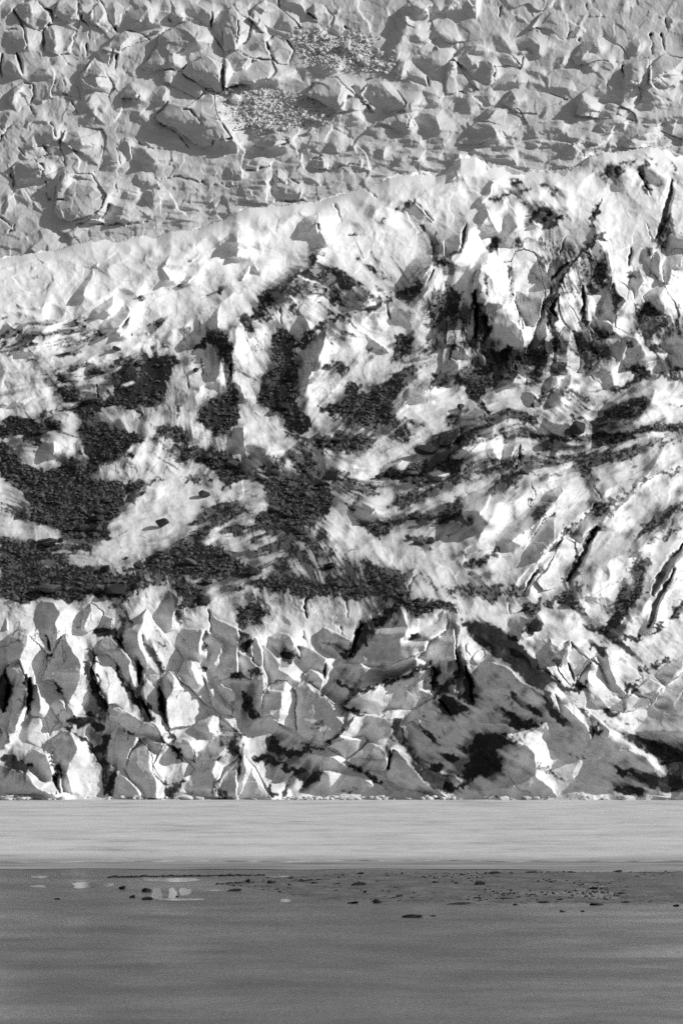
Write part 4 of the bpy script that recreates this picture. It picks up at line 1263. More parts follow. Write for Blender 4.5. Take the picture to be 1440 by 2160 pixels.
# every serac bulges out of the face
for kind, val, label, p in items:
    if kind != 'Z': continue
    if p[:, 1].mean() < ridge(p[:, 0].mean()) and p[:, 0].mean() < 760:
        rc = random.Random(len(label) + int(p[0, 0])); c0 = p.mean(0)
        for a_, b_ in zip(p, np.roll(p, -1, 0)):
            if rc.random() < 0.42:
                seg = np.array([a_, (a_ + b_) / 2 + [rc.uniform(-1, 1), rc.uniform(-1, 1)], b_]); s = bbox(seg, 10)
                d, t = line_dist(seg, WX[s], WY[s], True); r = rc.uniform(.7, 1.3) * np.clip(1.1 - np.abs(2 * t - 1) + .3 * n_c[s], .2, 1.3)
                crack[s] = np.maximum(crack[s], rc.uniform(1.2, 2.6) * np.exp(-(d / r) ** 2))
    s = bbox(p, 40); k = inside(p, WX[s], WY[s]).astype(float)
    R = max(3.0, 0.16 * math.sqrt(max(k.sum(), 1)) * ST_)
    fy_ = np.fft.fftfreq(k.shape[0])[:, None] * 2 * np.pi / ST_; fx_ = np.fft.fftfreq(k.shape[1])[None] * 2 * np.pi / ST_
    g = np.real(np.fft.ifft2(np.fft.fft2(k) * np.exp(-.5 * R * R * (fx_ ** 2 + fy_ ** 2))))
    dome = np.clip(2 * g - 0.85, 0, 1) * k; fr = p[:, 1].mean() > ridge(p[:, 0].mean())
    g2 = np.real(np.fft.ifft2(np.fft.fft2(k) * np.exp(-.5 * 2.4 ** 2 * (fx_ ** 2 + fy_ ** 2))))
    rim = np.clip(2 * g2 - 0.9, 0, 1) * k
    fr = p[:, 1].mean() > ridge(p[:, 0].mean())
    rz = random.Random(int(p[:, 0].sum() * 7 + p[:, 1].sum())); cx_, cy_ = p.mean(0)
    tilt_x, tilt_y = rz.uniform(-.050, -.005), rz.uniform(-.022, .035)
    relief[s] += k * np.clip(tilt_x * (GX[s] - cx_) + tilt_y * (GY[s] - cy_), -2.2, 2.2) * (1.0 if fr else 1.0)
    ztone[s] += k * rz.uniform(-.14, .08)
    relief[s] += 0.030 * R * dome ** 0.7 + (0.22 if fr else 0.30) * rim ** 0.8
# ------------------------------------------------------------------ direction the melt streaks run, and the dirt they carry
CTRL = [(1200,120,.5,1),(1350,40,.4,1),(950,150,.55,1),(300,150,.35,1),(100,100,.2,1),(600,100,.4,1),(700,350,1,-.1),(1200,290,1,-.05),(1000,320,1,-.15),(200,480,1,-.2),(450,400,1,-.1),(150,330,.8,-.6),
        (100,1500,-.25,1),(400,1500,-.1,1),(700,1450,-.8,1),(850,1350,-.7,1),(1150,1400,.8,.8),(1350,1580,1,.5),(1000,1600,.8,.5),(600,1270,.5,1),(300,1260,.4,1),(850,1260,.6,1),
        (150,1150,1,.1),(350,1100,1,-.35),(500,1170,1,-.4),(650,1000,.7,.5),(300,980,-.3,1),(180,930,.6,.6),(150,700,1,-.4),(60,850,1,-.35),(300,560,1,-.4),(420,800,.15,1),
        (560,720,.55,1),(640,600,1,.45),(800,560,.65,.75),(850,830,-1,.55),(700,870,-.6,.8),(1000,950,-1,.5),(1180,880,.9,.5),(1000,650,-.1,1),(1250,600,.4,1),(1200,380,.4,1),
        (1350,880,-.8,.6),(1300,1080,-.75,1),(1150,1150,-.65,1),(1100,1230,.7,.7),(1000,1090,-1,.6),(1300,960,-1,.35),(1400,700,.3,1),(720,450,1,.2)]
dx = np.zeros((NY, NX)); dyy = np.zeros((NY, NX)); ws = np.zeros((NY, NX))
for cx, cy, vx, vy in CTRL:
    l = math.hypot(vx, vy); w = 1.0 / (((GX - cx) ** 2 + (GY - cy) ** 2) / 1e4 + 0.15) ** 2
    c2 = (vx * vx - vy * vy) / l / l; s2 = 2 * vx * vy / l / l
    dx += w * c2; dyy += w * s2
ang = 0.5 * np.arctan2(dyy, dx) + 0.16 * n_a
VX, VY = np.cos(ang).astype(np.float32), np.sin(ang).astype(np.float32)
def smear(f, L, asym=0.0):
    acc = f.copy(); cnt = 1.0
    II, JJ = np.meshgrid(np.arange(NX), np.arange(NY))
    for sgn, n in ((1, L), (-1, L)):
        fx = II.astype(np.float32); fy = JJ.astype(np.float32)
        for k in range(n):
            i = np.clip(fx, 0, NX - 1).astype(int); j = np.clip(fy, 0, NY - 1).astype(int)
            fx = fx + sgn * VX[j, i]; fy = fy + sgn * VY[j, i]
            i = np.clip(fx + .5, 0, NX - 1).astype(int); j = np.clip(fy + .5, 0, NY - 1).astype(int)
            acc += f[j, i]; cnt += 1
    return acc / cnt
# undulation, weathering, fluting and grain of the ice surface
def ridged(seed, lam, ax=1.0, ay=1.0):
    n = spectral(seed, lam, 5, ax, ay); r = 1 - np.abs(n) * 1.1; return (r - r.mean()).astype(np.float32)
lowz = sstep(1215, 1300, GY)
def blocks(seed, cell, asp=1.0, tilt=1.0, step=1.0):
    r = RS(seed); x = (GX + 5 * n_a) / cell; y = (GY + 5 * n_b) / (cell * asp); i = np.floor(x).astype(int); j = np.floor(y).astype(int)
    i -= i.min() - 1; j -= j.min() - 1; x = x - x.min() + 1; y = y - y.min() + 1
    i = np.floor(x).astype(int); j = np.floor(y).astype(int); A, B = j.max() + 3, i.max() + 3
    jx, jy, tx, ty, h = r.rand(A, B), r.rand(A, B), r.randn(A, B), r.randn(A, B), r.randn(A, B)
    best = np.full(x.shape, 1e9); out = np.zeros(x.shape)
    for dj in (-1, 0, 1):
        for di in (-1, 0, 1):
            a, b = j + dj, i + di; ex = x - b - jx[a, b]; ey = y - a - jy[a, b]; d = ex * ex + ey * ey; m_ = d < best
            out = np.where(m_, tilt * (tx[a, b] * ex + ty[a, b] * ey) * cell * 0.03 + step * h[a, b] * cell * .010, out); best = np.where(m_, d, best)
    return out
blk = blocks(41, 66, .75) * np.clip(.5 + .5 * spectral(44, 150, 4), 0.1, 1.1) + 0.7 * blocks(42, 24, .8); blk2 = blocks(43, 13, .8)
relief += np.where(front, 0.0, 0.46 - 0.10 * sstep(500, 1000, GX)) * gblur(blk + .22 * blk2, 0.7)
relief += lowz * front * 0.16 * gblur(0.6 * blk + .35 * blk2, 0.6)
relief += (1 - lowz) * front * 0.20 * gblur(0.6 * blk + .5 * blk2, 0.7)
relief += 0.34 * spectral(11, 90, 5, 1.0, 1.2)
relief += np.where(front, 0.27, 0.22) * gblur(ridged(12, 62), 0.8)
relief += np.where(front, 0.065, 0.06) * gblur(ridged(16, 24), 0.6)
relief += np.where(front, 0.016, 0.028) * gblur(ridged(17, 10), 0.4)
flute = smear(spectral(18, 10, 4), 16); flute /= flute.std()
flute2 = smear(spectral(19, 5, 4), 12); flute2 /= flute2.std()
relief += (np.where(front, 0.016, 0.026) * flute + np.where(front, 0.008, 0.020) * flute2) * np.clip(0.35 + 0.55 * spectral(20, 120, 4), 0, 1.3)
relief += np.where(front, 0.006, 0.016) * spectral(15, 4, 4)
wav = (~front) * np.exp(-((GY - ridge(GX) + 10) / 110.0) ** 2) * sstep(120, 420, GX + .5 * (500 - GY))
relief += wav * (0.45 * gblur(ridged(45, 62, 2.0, .55), .8) + 0.20 * gblur(ridged(46, 24, 2.2, .5), .6))
relief -= 1.1 * gblur(np.minimum(crack, 4.5), 0.8)

lic = smear(RS(21).randn(NY, NX).astype(np.float32), 14); lic /= lic.std()
lic2 = smear(spectral(22, 7, 4), 26); lic2 /= lic2.std(); lic3 = smear(spectral(26, 16, 4), 30); lic3 /= lic3.std(); lic2 = (0.62 * lic2 + 0.78 * lic3).astype(np.float32)
blot = spectral(23, 30, 4); fine = spectral(24, 5, 4)
dirt = np.where((GY > 1262) | ((GX > 640) & (GY < 880)), np.maximum(dirt, np.clip(gblur(np.where(dirt > .69, dirt, 0), 1.4) * 1.5, 0, .93)), dirt).astype(np.float32)
d0 = gblur(dirt, 1.0)
db = np.minimum(0.62 * gblur(dirt, 1.2) + 0.36 * gblur(smear(d0, 18), 0.7) + 0.24 * gblur(dirt, 9), 1)
near = gblur(dirt, 20); lowz_ = sstep(1240, 1330, GY)
amp = np.clip(4 * db * (1 - db), 0, 1)
mixn = 0.05 * lic + 0.25 * lic2 + 0.15 * blot + (0.10 - .05 * lowz_) * fine + 0.09 * spectral(27, 11, 3)
v = db * 1.12 + (amp + 0.10) * mixn
dirt_shade = sstep(0.20, 0.84, v)
dirt_shade *= 1 - 0.62 * sstep(0.7, 1.9, .8 * lic2 + .6 * blot + .4 * spectral(28, 9, 3)) * (1 - .45 * sstep(.88, .97, d0)) * (1 - .5 * lowz_)
dirt_shade *= 1 - 0.14 * sstep(0.2, 1.8, fine + .8 * spectral(28, 9, 3)) * sstep(.99, .9, d0)
thin_n = smear(spectral(29, 24, 4), 34); thin_n /= thin_n.std(); thin_p = sstep(-0.1, 1.0, spectral(30, 70, 4) + .5 * (near - .2))
thin = np.exp(-(thin_n / 0.065) ** 2) * thin_p * sstep(430, 620, GY + .15 * (GX - 720))
halo = smear(gblur(dirt, 2.5), 24)
dirt_shade = np.maximum(dirt_shade, 0.78 * sstep(0.06, 0.66, halo * (1 + .35 * lowz_) + 0.15 * lic2 + 0.10 * blot - .04) * np.clip(halo * 3, 0, 1))
core = sstep(0.42, 0.72, gblur(dirt, 0.9) + 0.10 * fine + 0.06 * lic2)
dirt_shade = np.maximum(dirt_shade, core * np.maximum(lowz_, 0.85 * sstep(600, 800, GX)) * 0.97)
dirt_shade = np.maximum(dirt_shade, gblur(strokes, .7) * sstep(-1.4, 0.4, lic2))
dirt_shade = np.maximum(dirt_shade, 0.9 * gblur(thin, .5))
# thin grime the melt water spreads over the lower ice
zone = sstep(500, 720, GY + 0.20 * (GX - 720)) * (1 - 0.4 * sstep(1260, 1320, GY) * sstep(760, 620, GX)) * front
grime = zone * np.clip(-0.06 + 1.35 * near * (1 - .55 * lowz_) + 0.13 * lic2 + 0.20 * blot + .05 * fine, 0, 0.9)
dirt_shade = np.clip(np.maximum(dirt_shade, grime), 0, 1) * (1 - gblur(clean, 1.0))
dirt_shade *= front
dirt_shade = np.maximum(dirt_shade, 0.5 * np.clip(gblur(crack, .8) / 4, 0, 1)).astype(np.float32)  # crevasse shade painted dark into the cracks, on top of their real depth
# weathering of the clean ice itself: bubbly white to clear grey
tw = 0.35 + 0.65 * sstep(480, 800, GY + .2 * (GX - 720))
tone = (0.68 + tw * (-0.02 + 0.09 * blot + 0.04 * lic2 + 0.07 * spectral(25, 90, 4) + 0.06 * fine - 0.16 * sstep(700, 1300, GY) * front - 0.02 * lowz_) + ztone).astype(np.float32)

# ------------------------------------------------------------------ depth of the bed of the glacier along the line of sight
py_k = np.array([-100, 250, 320, 420, 520, 1000, 1260, 1420, 1690, 1760.])
Y_k = np.array([1235, 1186, 1178, 1166, 1154, 1090, 1040, 1024, 1000, 994.])
def front_Y(px, py): return np.interp(py, py_k, Y_k) - 0.004 * (px - 720)
def fall_Y(px, py): return 1440 + (560 - py) * 0.24 - 0.060 * (px - 720)
relief_front = relief.astype(np.float32)
relief_fall = (relief * 1.40).astype(np.float32)

# ------------------------------------------------------------------ materials
def nodes(name):
    m = bpy.data.materials.new(name); m.use_nodes = True
    nt = m.node_tree; nt.nodes.clear()
    o = nt.nodes.new('ShaderNodeOutputMaterial'); b = nt.nodes.new('ShaderNodeBsdfPrincipled')
    nt.links.new(b.outputs[0], o.inputs[0]); return m, nt, b
def N(nt, t, **kw):
    n = nt.nodes.new('ShaderNode' + t)
    for k, v_ in kw.items(): setattr(n, k, v_)
    return n
def ramp(nt, src, stops):
    r = N(nt, 'ValToRGB'); e = r.color_ramp.elements
    for k, (p_, c) in enumerate(stops):
        x = e[k] if k < 2 else e.new(p_)
        x.position = p_; x.color = (c, c, c, 1)
    nt.links.new(src, r.inputs[0]); return r.outputs[0]
def noise(nt, scale, detail=4, rough_=0.6, vec=None, sc=None):
    n = N(nt, 'TexNoise'); n.inputs['Scale'].default_value = scale; n.inputs['Detail'].default_value = detail; n.inputs['Roughness'].default_value = rough_
    if sc is not None:
        mp = N(nt, 'Mapping'); mp.inputs['Scale'].default_value = sc; nt.links.new(vec, mp.inputs[0]); vec = mp.outputs[0]
    if vec is not None: nt.links.new(vec, n.inputs[0])
    return n.outputs[0]
def mth(nt, op, a, b=None, c=None):
    n = N(nt, 'Math', operation=op)
    for k, s in enumerate((a, b, c)):
        if s is None: continue
        if isinstance(s, (int, float)): n.inputs[k].default_value = s
        else: nt.links.new(s, n.inputs[k])
    return n.outputs[0]
def mix(nt, f, a, b):
    n = N(nt, 'Mix', data_type='RGBA')
    nt.links.new(f, n.inputs[0])
    for k, s in ((6, a), (7, b)):
        if isinstance(s, (int, float)): n.inputs[k].default_value = (s, s, s, 1)
        else: nt.links.new(s, n.inputs[k])
    return n.outputs[2]
def bump(nt, b, h, strength, dist):
    n = N(nt, 'Bump'); n.inputs['Strength'].default_value = strength; n.inputs['Distance'].default_value = dist
    nt.links.new(h, n.inputs['Height']); nt.links.new(n.outputs[0], b.inputs['Normal'])

def ice_material(name, lo, hi):
    m, nt, b = nodes(name)
    g = N(nt, 'NewGeometry').outputs['Position']
    ad = N(nt, 'Attribute', attribute_name='dirt').outputs['Fac']; at = N(nt, 'Attribute', attribute_name='tone').outputs['Fac']  # 'dirt' holds real dirt plus the shade painted into cracks
    n1 = noise(nt, 0.9, 5, 0.65, g); n2 = noise(nt, 3.5, 3, 0.6, g)
    t = mth(nt, 'ADD', at, mth(nt, 'MULTIPLY', mth(nt, 'SUBTRACT', n1, 0.5), 0.55))
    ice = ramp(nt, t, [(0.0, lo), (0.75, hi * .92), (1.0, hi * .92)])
    d = mth(nt, 'ADD', ad, mth(nt, 'MULTIPLY', mth(nt, 'MULTIPLY', mth(nt, 'SUBTRACT', n2, 0.5), 0.9), mth(nt, 'MULTIPLY', mth(nt, 'MULTIPLY', ad, mth(nt, 'SUBTRACT', 1.0, ad)), 4.0)))
    gc = ramp(nt, n2, [(0.25, 0.004), (0.7, 0.018)])
    c = mix(nt, ramp(nt, d, [(0.0, 0.0), (1.0, 1.0)]), ice, gc)
    nt.links.new(c, b.inputs['Base Color'])
    b.inputs['Roughness'].default_value = 0.62; b.inputs['Specular IOR Level'].default_value = 0.25
    h = mth(nt, 'ADD', noise(nt, 1.4, 6, 0.7, g), mth(nt, 'MULTIPLY', mth(nt, 'MULTIPLY', noise(nt, 2.6, 3, .8, g), ad), 1.2))
    bump(nt, b, h, 0.30, 0.12)
    return m
M_ICE = ice_material('glacier_ice', 0.52, 1.0)
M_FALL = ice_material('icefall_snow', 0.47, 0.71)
def rock_material(name, lo, hi):
    m, nt, b = nodes(name)
    g = N(nt, 'NewGeometry').outputs['Position']
    isl = N(nt, 'NewGeometry').outputs['Random Per Island']
    n1 = noise(nt, 2.5, 5, 0.65, g)
    t = mth(nt, 'ADD', mth(nt, 'MULTIPLY', n1, 0.6), mth(nt, 'MULTIPLY', isl, 0.5))
    nt.links.new(ramp(nt, t, [(0.15, lo), (0.85, hi)]), b.inputs['Base Color'])
    b.inputs['Roughness'].default_value = 0.85; b.inputs['Specular IOR Level'].default_value = 0.2
    bump(nt, b, n1, 0.6, 0.15); return m
M_ROCK = rock_material('dark_rock', 0.003, 0.115)
M_WETROCK = rock_material('wet_rock', 0.008, 0.035)
M_CHUNK = rock_material('broken_ice', 0.48, 0.68)

# ------------------------------------------------------------------ mesh helpers
def make(name, V, Fq, mat, dirt_shade_=None, tone_=None, smooth=True):
    me = bpy.data.meshes.new(name)
    V = np.asarray(V, np.float32); Fq = np.asarray(Fq, np.int32)
    me.vertices.add(len(V)); me.vertices.foreach_set('co', V.ravel())
    nf, k = Fq.shape
    me.loops.add(nf * k); me.loops.foreach_set('vertex_index', Fq.ravel())
    me.polygons.add(nf); me.polygons.foreach_set('loop_start', np.arange(0, nf * k, k, dtype=np.int32)); me.polygons.foreach_set('loop_total', np.full(nf, k, np.int32))
    me.polygons.foreach_set('use_smooth', np.full(nf, smooth))
    me.update(calc_edges=True); me.validate()
    for nm, a in (('dirt', dirt_shade_), ('tone', tone_)):  # 'dirt' also carries the painted crack shade
        if a is not None:
            at = me.attributes.new(nm, 'FLOAT', 'POINT'); at.data.foreach_set('value', np.asarray(a, np.float32).ravel())
    me.materials.append(mat)
    o = bpy.data.objects.new(name, me); COL.objects.link(o); return o
def tag(o, label=None, cat=None, group=None, kind=None):
    if label: o['label'] = label
    if cat: o['category'] = cat
    if group: o['group'] = group
    if kind: o['kind'] = kind
    return o
def grid_faces(nr, nc):
    i = np.arange(nr * nc).reshape(nr, nc)
    return np.stack([i[:-1, :-1], i[1:, :-1], i[1:, 1:], i[:-1, 1:]], -1).reshape(-1, 4)

# ------------------------------------------------------------------ seracs: cut out of the face as separate blocks
back = np.zeros((NY, NX), np.float32)
seracs = []
for kind, val, label, p in items:
    if kind != 'Z': continue
    s = bbox(p, 10); k = inside(p, WX[s], WY[s])
    back[s] = np.maximum(back[s], k * val)
    seracs.append((val, label, p, s, k))
back = back * 0.0
def add_serac(val, label, p, s, k):
    px = GX[s]; py = GY[s]
    fr = p[:, 1].mean() > ridge(p[:, 0].mean())
    Yb = front_Y(px, py) - relief_front[s] if fr else fall_Y(px, py) - relief_fall[s]
    y0, y1 = p[:, 1].min(), p[:, 1].max()
    t = np.clip((y1 - py) / (y1 - y0 + 1e-6), 0, 1)
    sc = 1.0 if fr else 1.5
    Yf = Yb - 0.02 - val * ((0.75 if y0 > 1230 else 0.5) if fr else 0.62) * sc * t ** 1.2
    cell = k[:-1, :-1] & k[1:, :-1] & k[:-1, 1:] & k[1:, 1:]
    if cell.sum() < 4: return
    nr, nc = px.shape
    q = grid_faces(nr, nc)[cell.ravel()]
    used = np.unique(q); remap = -np.ones(nr * nc, int); remap[used] = np.arange(len(used)); q = remap[q]
    fx, fy, fY = px.ravel()[used], py.ravel()[used], Yf.ravel()[used]
    V = np.stack(place(fx, fy, fY), -1)
    # side walls and a back, so that the block is solid
    e = np.concatenate([q[:, [0, 1]], q[:, [1, 2]], q[:, [2, 3]], q[:, [3, 0]]])
    key = np.minimum(e[:, 0], e[:, 1]).astype(np.int64) * len(used) + np.maximum(e[:, 0], e[:, 1])
    u_, inv, cnt = np.unique(key, return_inverse=True, return_counts=True)
    be = e[cnt[inv] == 1]; bv = np.unique(be); n0 = len(V); nb = len(bv)
    r2 = -np.ones(len(used), int); r2[bv] = np.arange(nb)
    Vr = V[bv]; Vb = np.stack(place(fx[bv], fy[bv], fY[bv] + (val * 1.0 + 3.5) * sc), -1)
    walls = np.stack([r2[be[:, 1]] + n0, r2[be[:, 0]] + n0, r2[be[:, 0]] + n0 + nb, r2[be[:, 1]] + n0 + nb], -1)
    dd = sample(dirt_shade, fx, fy); tt = sample(tone, fx, fy)
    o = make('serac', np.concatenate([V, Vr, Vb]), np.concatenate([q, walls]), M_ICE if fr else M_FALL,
             np.concatenate([dd, dd[bv], dd[bv]]), np.concatenate([tt, tt[bv], tt[bv]]))
    bx, by = p[:, 0].mean(), y1
    tag(o, label, 'serac', 'seracs of the lower glacier' if fr else 'ice blocks of the icefall')
for a in seracs: add_serac(*a)

# ------------------------------------------------------------------ the two bodies of ice
ridged_row = 1 - np.abs(spectral(61, 34, 4)[400]) * 1.2
COLS = np.concatenate([np.arange(X0 - 620, X0, 4.0), np.arange(X0, X1, 1.5), np.arange(X1, X1 + 620, 4.0)])
def fold(q, lo, hi):   # beyond the surveyed part the ice carries on in kind
    q = np.where(q < lo, 2 * lo - q, q); return np.where(q > hi, 2 * hi - q, q)
def body(name, depth, rel, mat, bend):
    rows = []
    if bend:   # lower glacier: its crest rolls over backwards behind the skyline
        cols = COLS; jag = sstep(560, 1000, cols); fc = fold(cols, X0 + 4, X1 - 6); rx = ridge(cols) + (0.8 + 1.8 * jag) * np.interp(fc, xs, n_c[300]) + (1.5 + 2.0 * jag) * np.interp(fc, xs, n_a[300]) - (2 + 4 * jag) * np.interp(fc, xs, ridged_row).clip(-.5, 1)
        nr = 950; tt = np.linspace(0, 1, nr)[:, None] ** 1.0
        py = rx[None] + tt * (1706 - rx[None]); px = np.broadcast_to(cols[None], py.shape)
        roll = 10 * np.exp(-((py - ridge(cols)[None]).clip(0) / 8.0)) 
        fx = fold(px, X0 + 4, X1 - 6); Y = depth(px, py) - sample(rel, fx, py) + roll
        P = np.stack(place(px, py, Y), -1)
        ex = []
        for k in range(6, 0, -1):
            pyk = rx + k * 9.0; Yk = depth(cols, rx) + 10 + k * 14.0
            ex.append(np.stack(place(cols, pyk, Yk), -1))
        P = np.concatenate([np.stack(ex), P]); 
        dm = np.concatenate([np.zeros((6, len(cols))), sample(dirt_shade, fx, py)]); tn = np.concatenate([np.full((6, len(cols)), .5), sample(tone, fx, py)])
    else:
        cols = COLS; pr = np.concatenate([np.arange(-420, -66, 4.0), np.arange(-66, 640, 1.5)])
        px, py = np.meshgrid(cols, pr); fx = fold(px, X0 + 4, X1 - 6); fy = fold(py, Y0 + 4, 1e4)
        Y = depth(px, py) - sample(rel, fx, fy)
        P = np.stack(place(px, py, Y), -1); dm = sample(dirt_shade, fx, fy); tn = sample(tone, fx, fy)
    nr, nc = P.shape[:2]
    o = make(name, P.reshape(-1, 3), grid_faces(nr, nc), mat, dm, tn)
    return tag(o, kind='structure')
body('glacier', front_Y, relief_front, M_ICE, True)
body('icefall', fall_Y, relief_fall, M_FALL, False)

# ------------------------------------------------------------------ rocks
def rock_shape(seed, n=14, flat=0.7):
    r = random.Random(seed); bm = bmesh.new()
    for k in range(n):
        v_ = Vector((r.gauss(0, 1), r.gauss(0, 1), r.gauss(0, 1))).normalized() * r.uniform(0.75, 1.0)
        bm.verts.new((v_.x, v_.y, v_.z * flat))
    bmesh.ops.convex_hull(bm, input=bm.verts)
    bmesh.ops.delete(bm, geom=[v_ for v_ in bm.verts if not v_.link_faces], context='VERTS')
    bmesh.ops.triangulate(bm, faces=bm.faces)
    bm.verts.index_update()
    V = np.array([v_.co[:] for v_ in bm.verts]); Fq = np.array([[v_.index for v_ in f.verts] for f in bm.faces]); bm.free()
    V -= (V.max(0) + V.min(0)) / 2; V /= np.abs(V).max(0)
    return V, Fq
SHAPES = [rock_shape(100 + k, 12 + k % 5) for k in range(10)]
def rock_mesh(name, k, mat, bev=0.12):
    V, Fq = SHAPES[k]
    bm = bmesh.new(); vs = [bm.verts.new(v_) for v_ in V]
    for f in Fq: bm.faces.new([vs[i] for i in f])
    bmesh.ops.recalc_face_normals(bm, faces=bm.faces)
    bmesh.ops.bevel(bm, geom=list(bm.edges), offset=bev, segments=1, affect='EDGES', profile=0.6)
    bmesh.ops.triangulate(bm, faces=bm.faces)
    r = random.Random(k)
    for v_ in bm.verts: v_.co *= 1 + r.uniform(-.05, .05)
    me = bpy.data.meshes.new(name); bm.to_mesh(me); bm.free(); me.materials.append(mat); return me
ROCKS = [rock_mesh('rock', k, M_ROCK) for k in range(10)]
WETS = [rock_mesh('wet_rock', k, M_WETROCK) for k in range(10)]
CHUNKS = [rock_mesh('ice_chunk', k, M_CHUNK) for k in range(10)]
def put(name, me, loc, half, rz, label, cat, group):
    o = bpy.data.objects.new(name, me); COL.objects.link(o)
    o.location = loc; o.scale = half; o.rotation_euler = (random.uniform(-.15, .15), random.uniform(-.12, .12), rz)
    return tag(o, label, cat, group)
random.seed(5)
def surf_Y(px, py):
    px = np.atleast_1d(np.asarray(px, float)); py = np.atleast_1d(np.asarray(py, float))
    return front_Y(px, py) - sample(relief_front, px, py)
for q, (px, py, w, h, label) in enumerate(BOULDERS):
    Y = float(surf_Y(px, py + h * .35)[0]); s = Y / F
    c = Vector(place(px, py, Y - 0.25 * w * s))
    put('boulder', ROCKS[q % 10], c, (w * s * .54, w * s * .45, h * s * .56), 0.25 * (q % 7 - 3), label, 'boulder', 'boulders on the moraine')
# scattered debris: the largest rocks one by one, the rest of the rubble as one mass
deb = dirt_shade * sstep(0.80, 0.9, gblur(dirt, 2.5)) * (GY > 560) * (GY < 1330)
deb = np.where((GY > 820) & (GY < 1310) & (GX < 980), deb, deb * 0.35)
deb = deb * (0.12 + sstep(-0.6, 1.4, 0.7 * blot + 0.5 * lic2 + .4 * fine))
pr = deb.ravel() / deb.sum(); rs = RS(77)
NST = 19000
idx = rs.choice(len(pr), NST + 230, p=pr)
rx = GX.ravel()[idx] + rs.uniform(-.7, .7, len(idx)); ry = GY.ravel()[idx] + rs.uniform(-.7, .7, len(idx))
rY = surf_Y(rx, ry)
def debris(name, rx, ry, rY, size, mat, seed, flat=(0.45, 0.9), smooth=False):
    r_ = RS(seed); Vs = []; Fs = []; off = 0
    which = r_.randint(0, 10, len(rx))
    for k in range(10):
        m_ = which == k; n = m_.sum()
        if not n: continue
        V, Fq = SHAPES[k]
        a = r_.uniform(0, 6.28, n); sz = size[m_][:, None] * np.stack([r_.uniform(.8, 1.4, n), r_.uniform(.8, 1.2, n), r_.uniform(*flat, n)], -1)
        L = V[None] * sz[:, None]
        tl = r_.uniform(-.5, .5, n)
        c, s_ = np.cos(a)[:, None], np.sin(a)[:, None]
        x = L[..., 0] * c - L[..., 1] * s_; y = L[..., 0] * s_ + L[..., 1] * c; z = L[..., 2] + tl[:, None] * L[..., 0] * .6
        C = np.stack(place(rx[m_], ry[m_], rY[m_] - 0.15 * size[m_]), -1)
        P = np.stack([x, y, z], -1) + C[:, None]
        Fk = Fq[None] + (np.arange(n) * len(V))[:, None, None] + off
        Vs.append(P.reshape(-1, 3)); Fs.append(Fk.reshape(-1, 3)); off += n * len(V)
    return make(name, np.concatenate(Vs), np.concatenate(Fs), mat, smooth=smooth)
sz = 0.07 + 0.55 * rs.power(0.40, NST) ** 3.2
tag(debris('moraine_rubble', rx[:NST], ry[:NST], rY[:NST], sz, M_ROCK, 5), 'dark angular rubble strewn over the glacier ice', 'rubble', kind='stuff')
ZONES = [('dark rock lying in the broad rubble field on the left of the moraine', lambda x, y: x < 330 and y < 1200),
         ('dark rock in the rubble belt along the top of the left serac cliff', lambda x, y: x < 470),
         ('dark rock in the rubble of the middle moraine above the sunlit ice cliff', lambda x, y: y > 940 and x < 1000),
         ('dark rock in the dirt filled gullies of the middle glacier slope', lambda x, y: x < 1000),
         ('dark rock in the rubble bands on the right side of the glacier', lambda x, y: True)]
for q in range(230):
    x, y, Y = float(rx[NST + q]), float(ry[NST + q]), float(rY[NST + q])
    s = (random.uniform(.28, .6) + .75 * random.random() ** 3) * (1.15 if y > 950 else .75)
    lab = next(l for l, f in ZONES if f(x, y))
    put('rock', ROCKS[random.randrange(10)], place(x, y, Y - .3 * s), (s * random.uniform(.9, 1.5), s, s * random.uniform(.45, .75)), random.uniform(0, 6.28), lab, 'rock', lab.replace('dark rock', 'dark rocks'))
# white rubble of the icefall
def spread(poly, n, seed):
    p = np.array(poly, float) / 2.88 + [470, 0]; r_ = RS(seed); out = []
    while len(out) < n:
        a = r_.uniform(p.min(0), p.max(0))
        if inside(p, np.array([a[0]]), np.array([a[1]]))[0]: out.append(a)
    return np.array(out)
A1 = [(450,170),(560,190),(700,240),(860,200),(900,270),(1040,390),(1060,470),(930,450),(700,380),(560,400),(420,200)]
A2 = [(20,540),(250,540),(500,600),(680,680),(560,760),(250,800),(100,760),(20,660)]
def fallY(px, py): return fall_Y(px, py) - sample(relief_fall, px, py)
pts = np.concatenate([spread(A1, 2200, 1), spread(A2, 2200, 2)]); r_ = RS(9); pts = pts + r_.randn(*pts.shape) * [13, 8]
tag(debris('ice_rubble', pts[:, 0], pts[:, 1], fallY(pts[:, 0], pts[:, 1]) - .4, 0.12 + 0.55 * r_.power(.4, len(pts)) ** 2.5, M_CHUNK, 8, (.7, 1.1), True), 'crushed white ice lying in a chute of the icefall', 'ice rubble', kind='stuff')
for lab, A, n, sd in (('white ice chunk tumbled on the rubble heap in the middle of the icefall', A1, 60, 3), ('white ice chunk in the rubble chute beside the dark hooked slab', A2, 60, 4)):
    for a in spread(A, n, sd):
        s = random.uniform(.35, 1.0); Y = float(fallY(a[:1], a[1:])[0])
        put('ice_chunk', CHUNKS[random.randrange(10)], place(a[0], a[1], Y - .7 * s), (s * random.uniform(.9, 1.4), s, s * random.uniform(.7, 1.1)), random.uniform(0, 6.28), lab, 'ice chunk', lab.replace('chunk', 'chunks'))
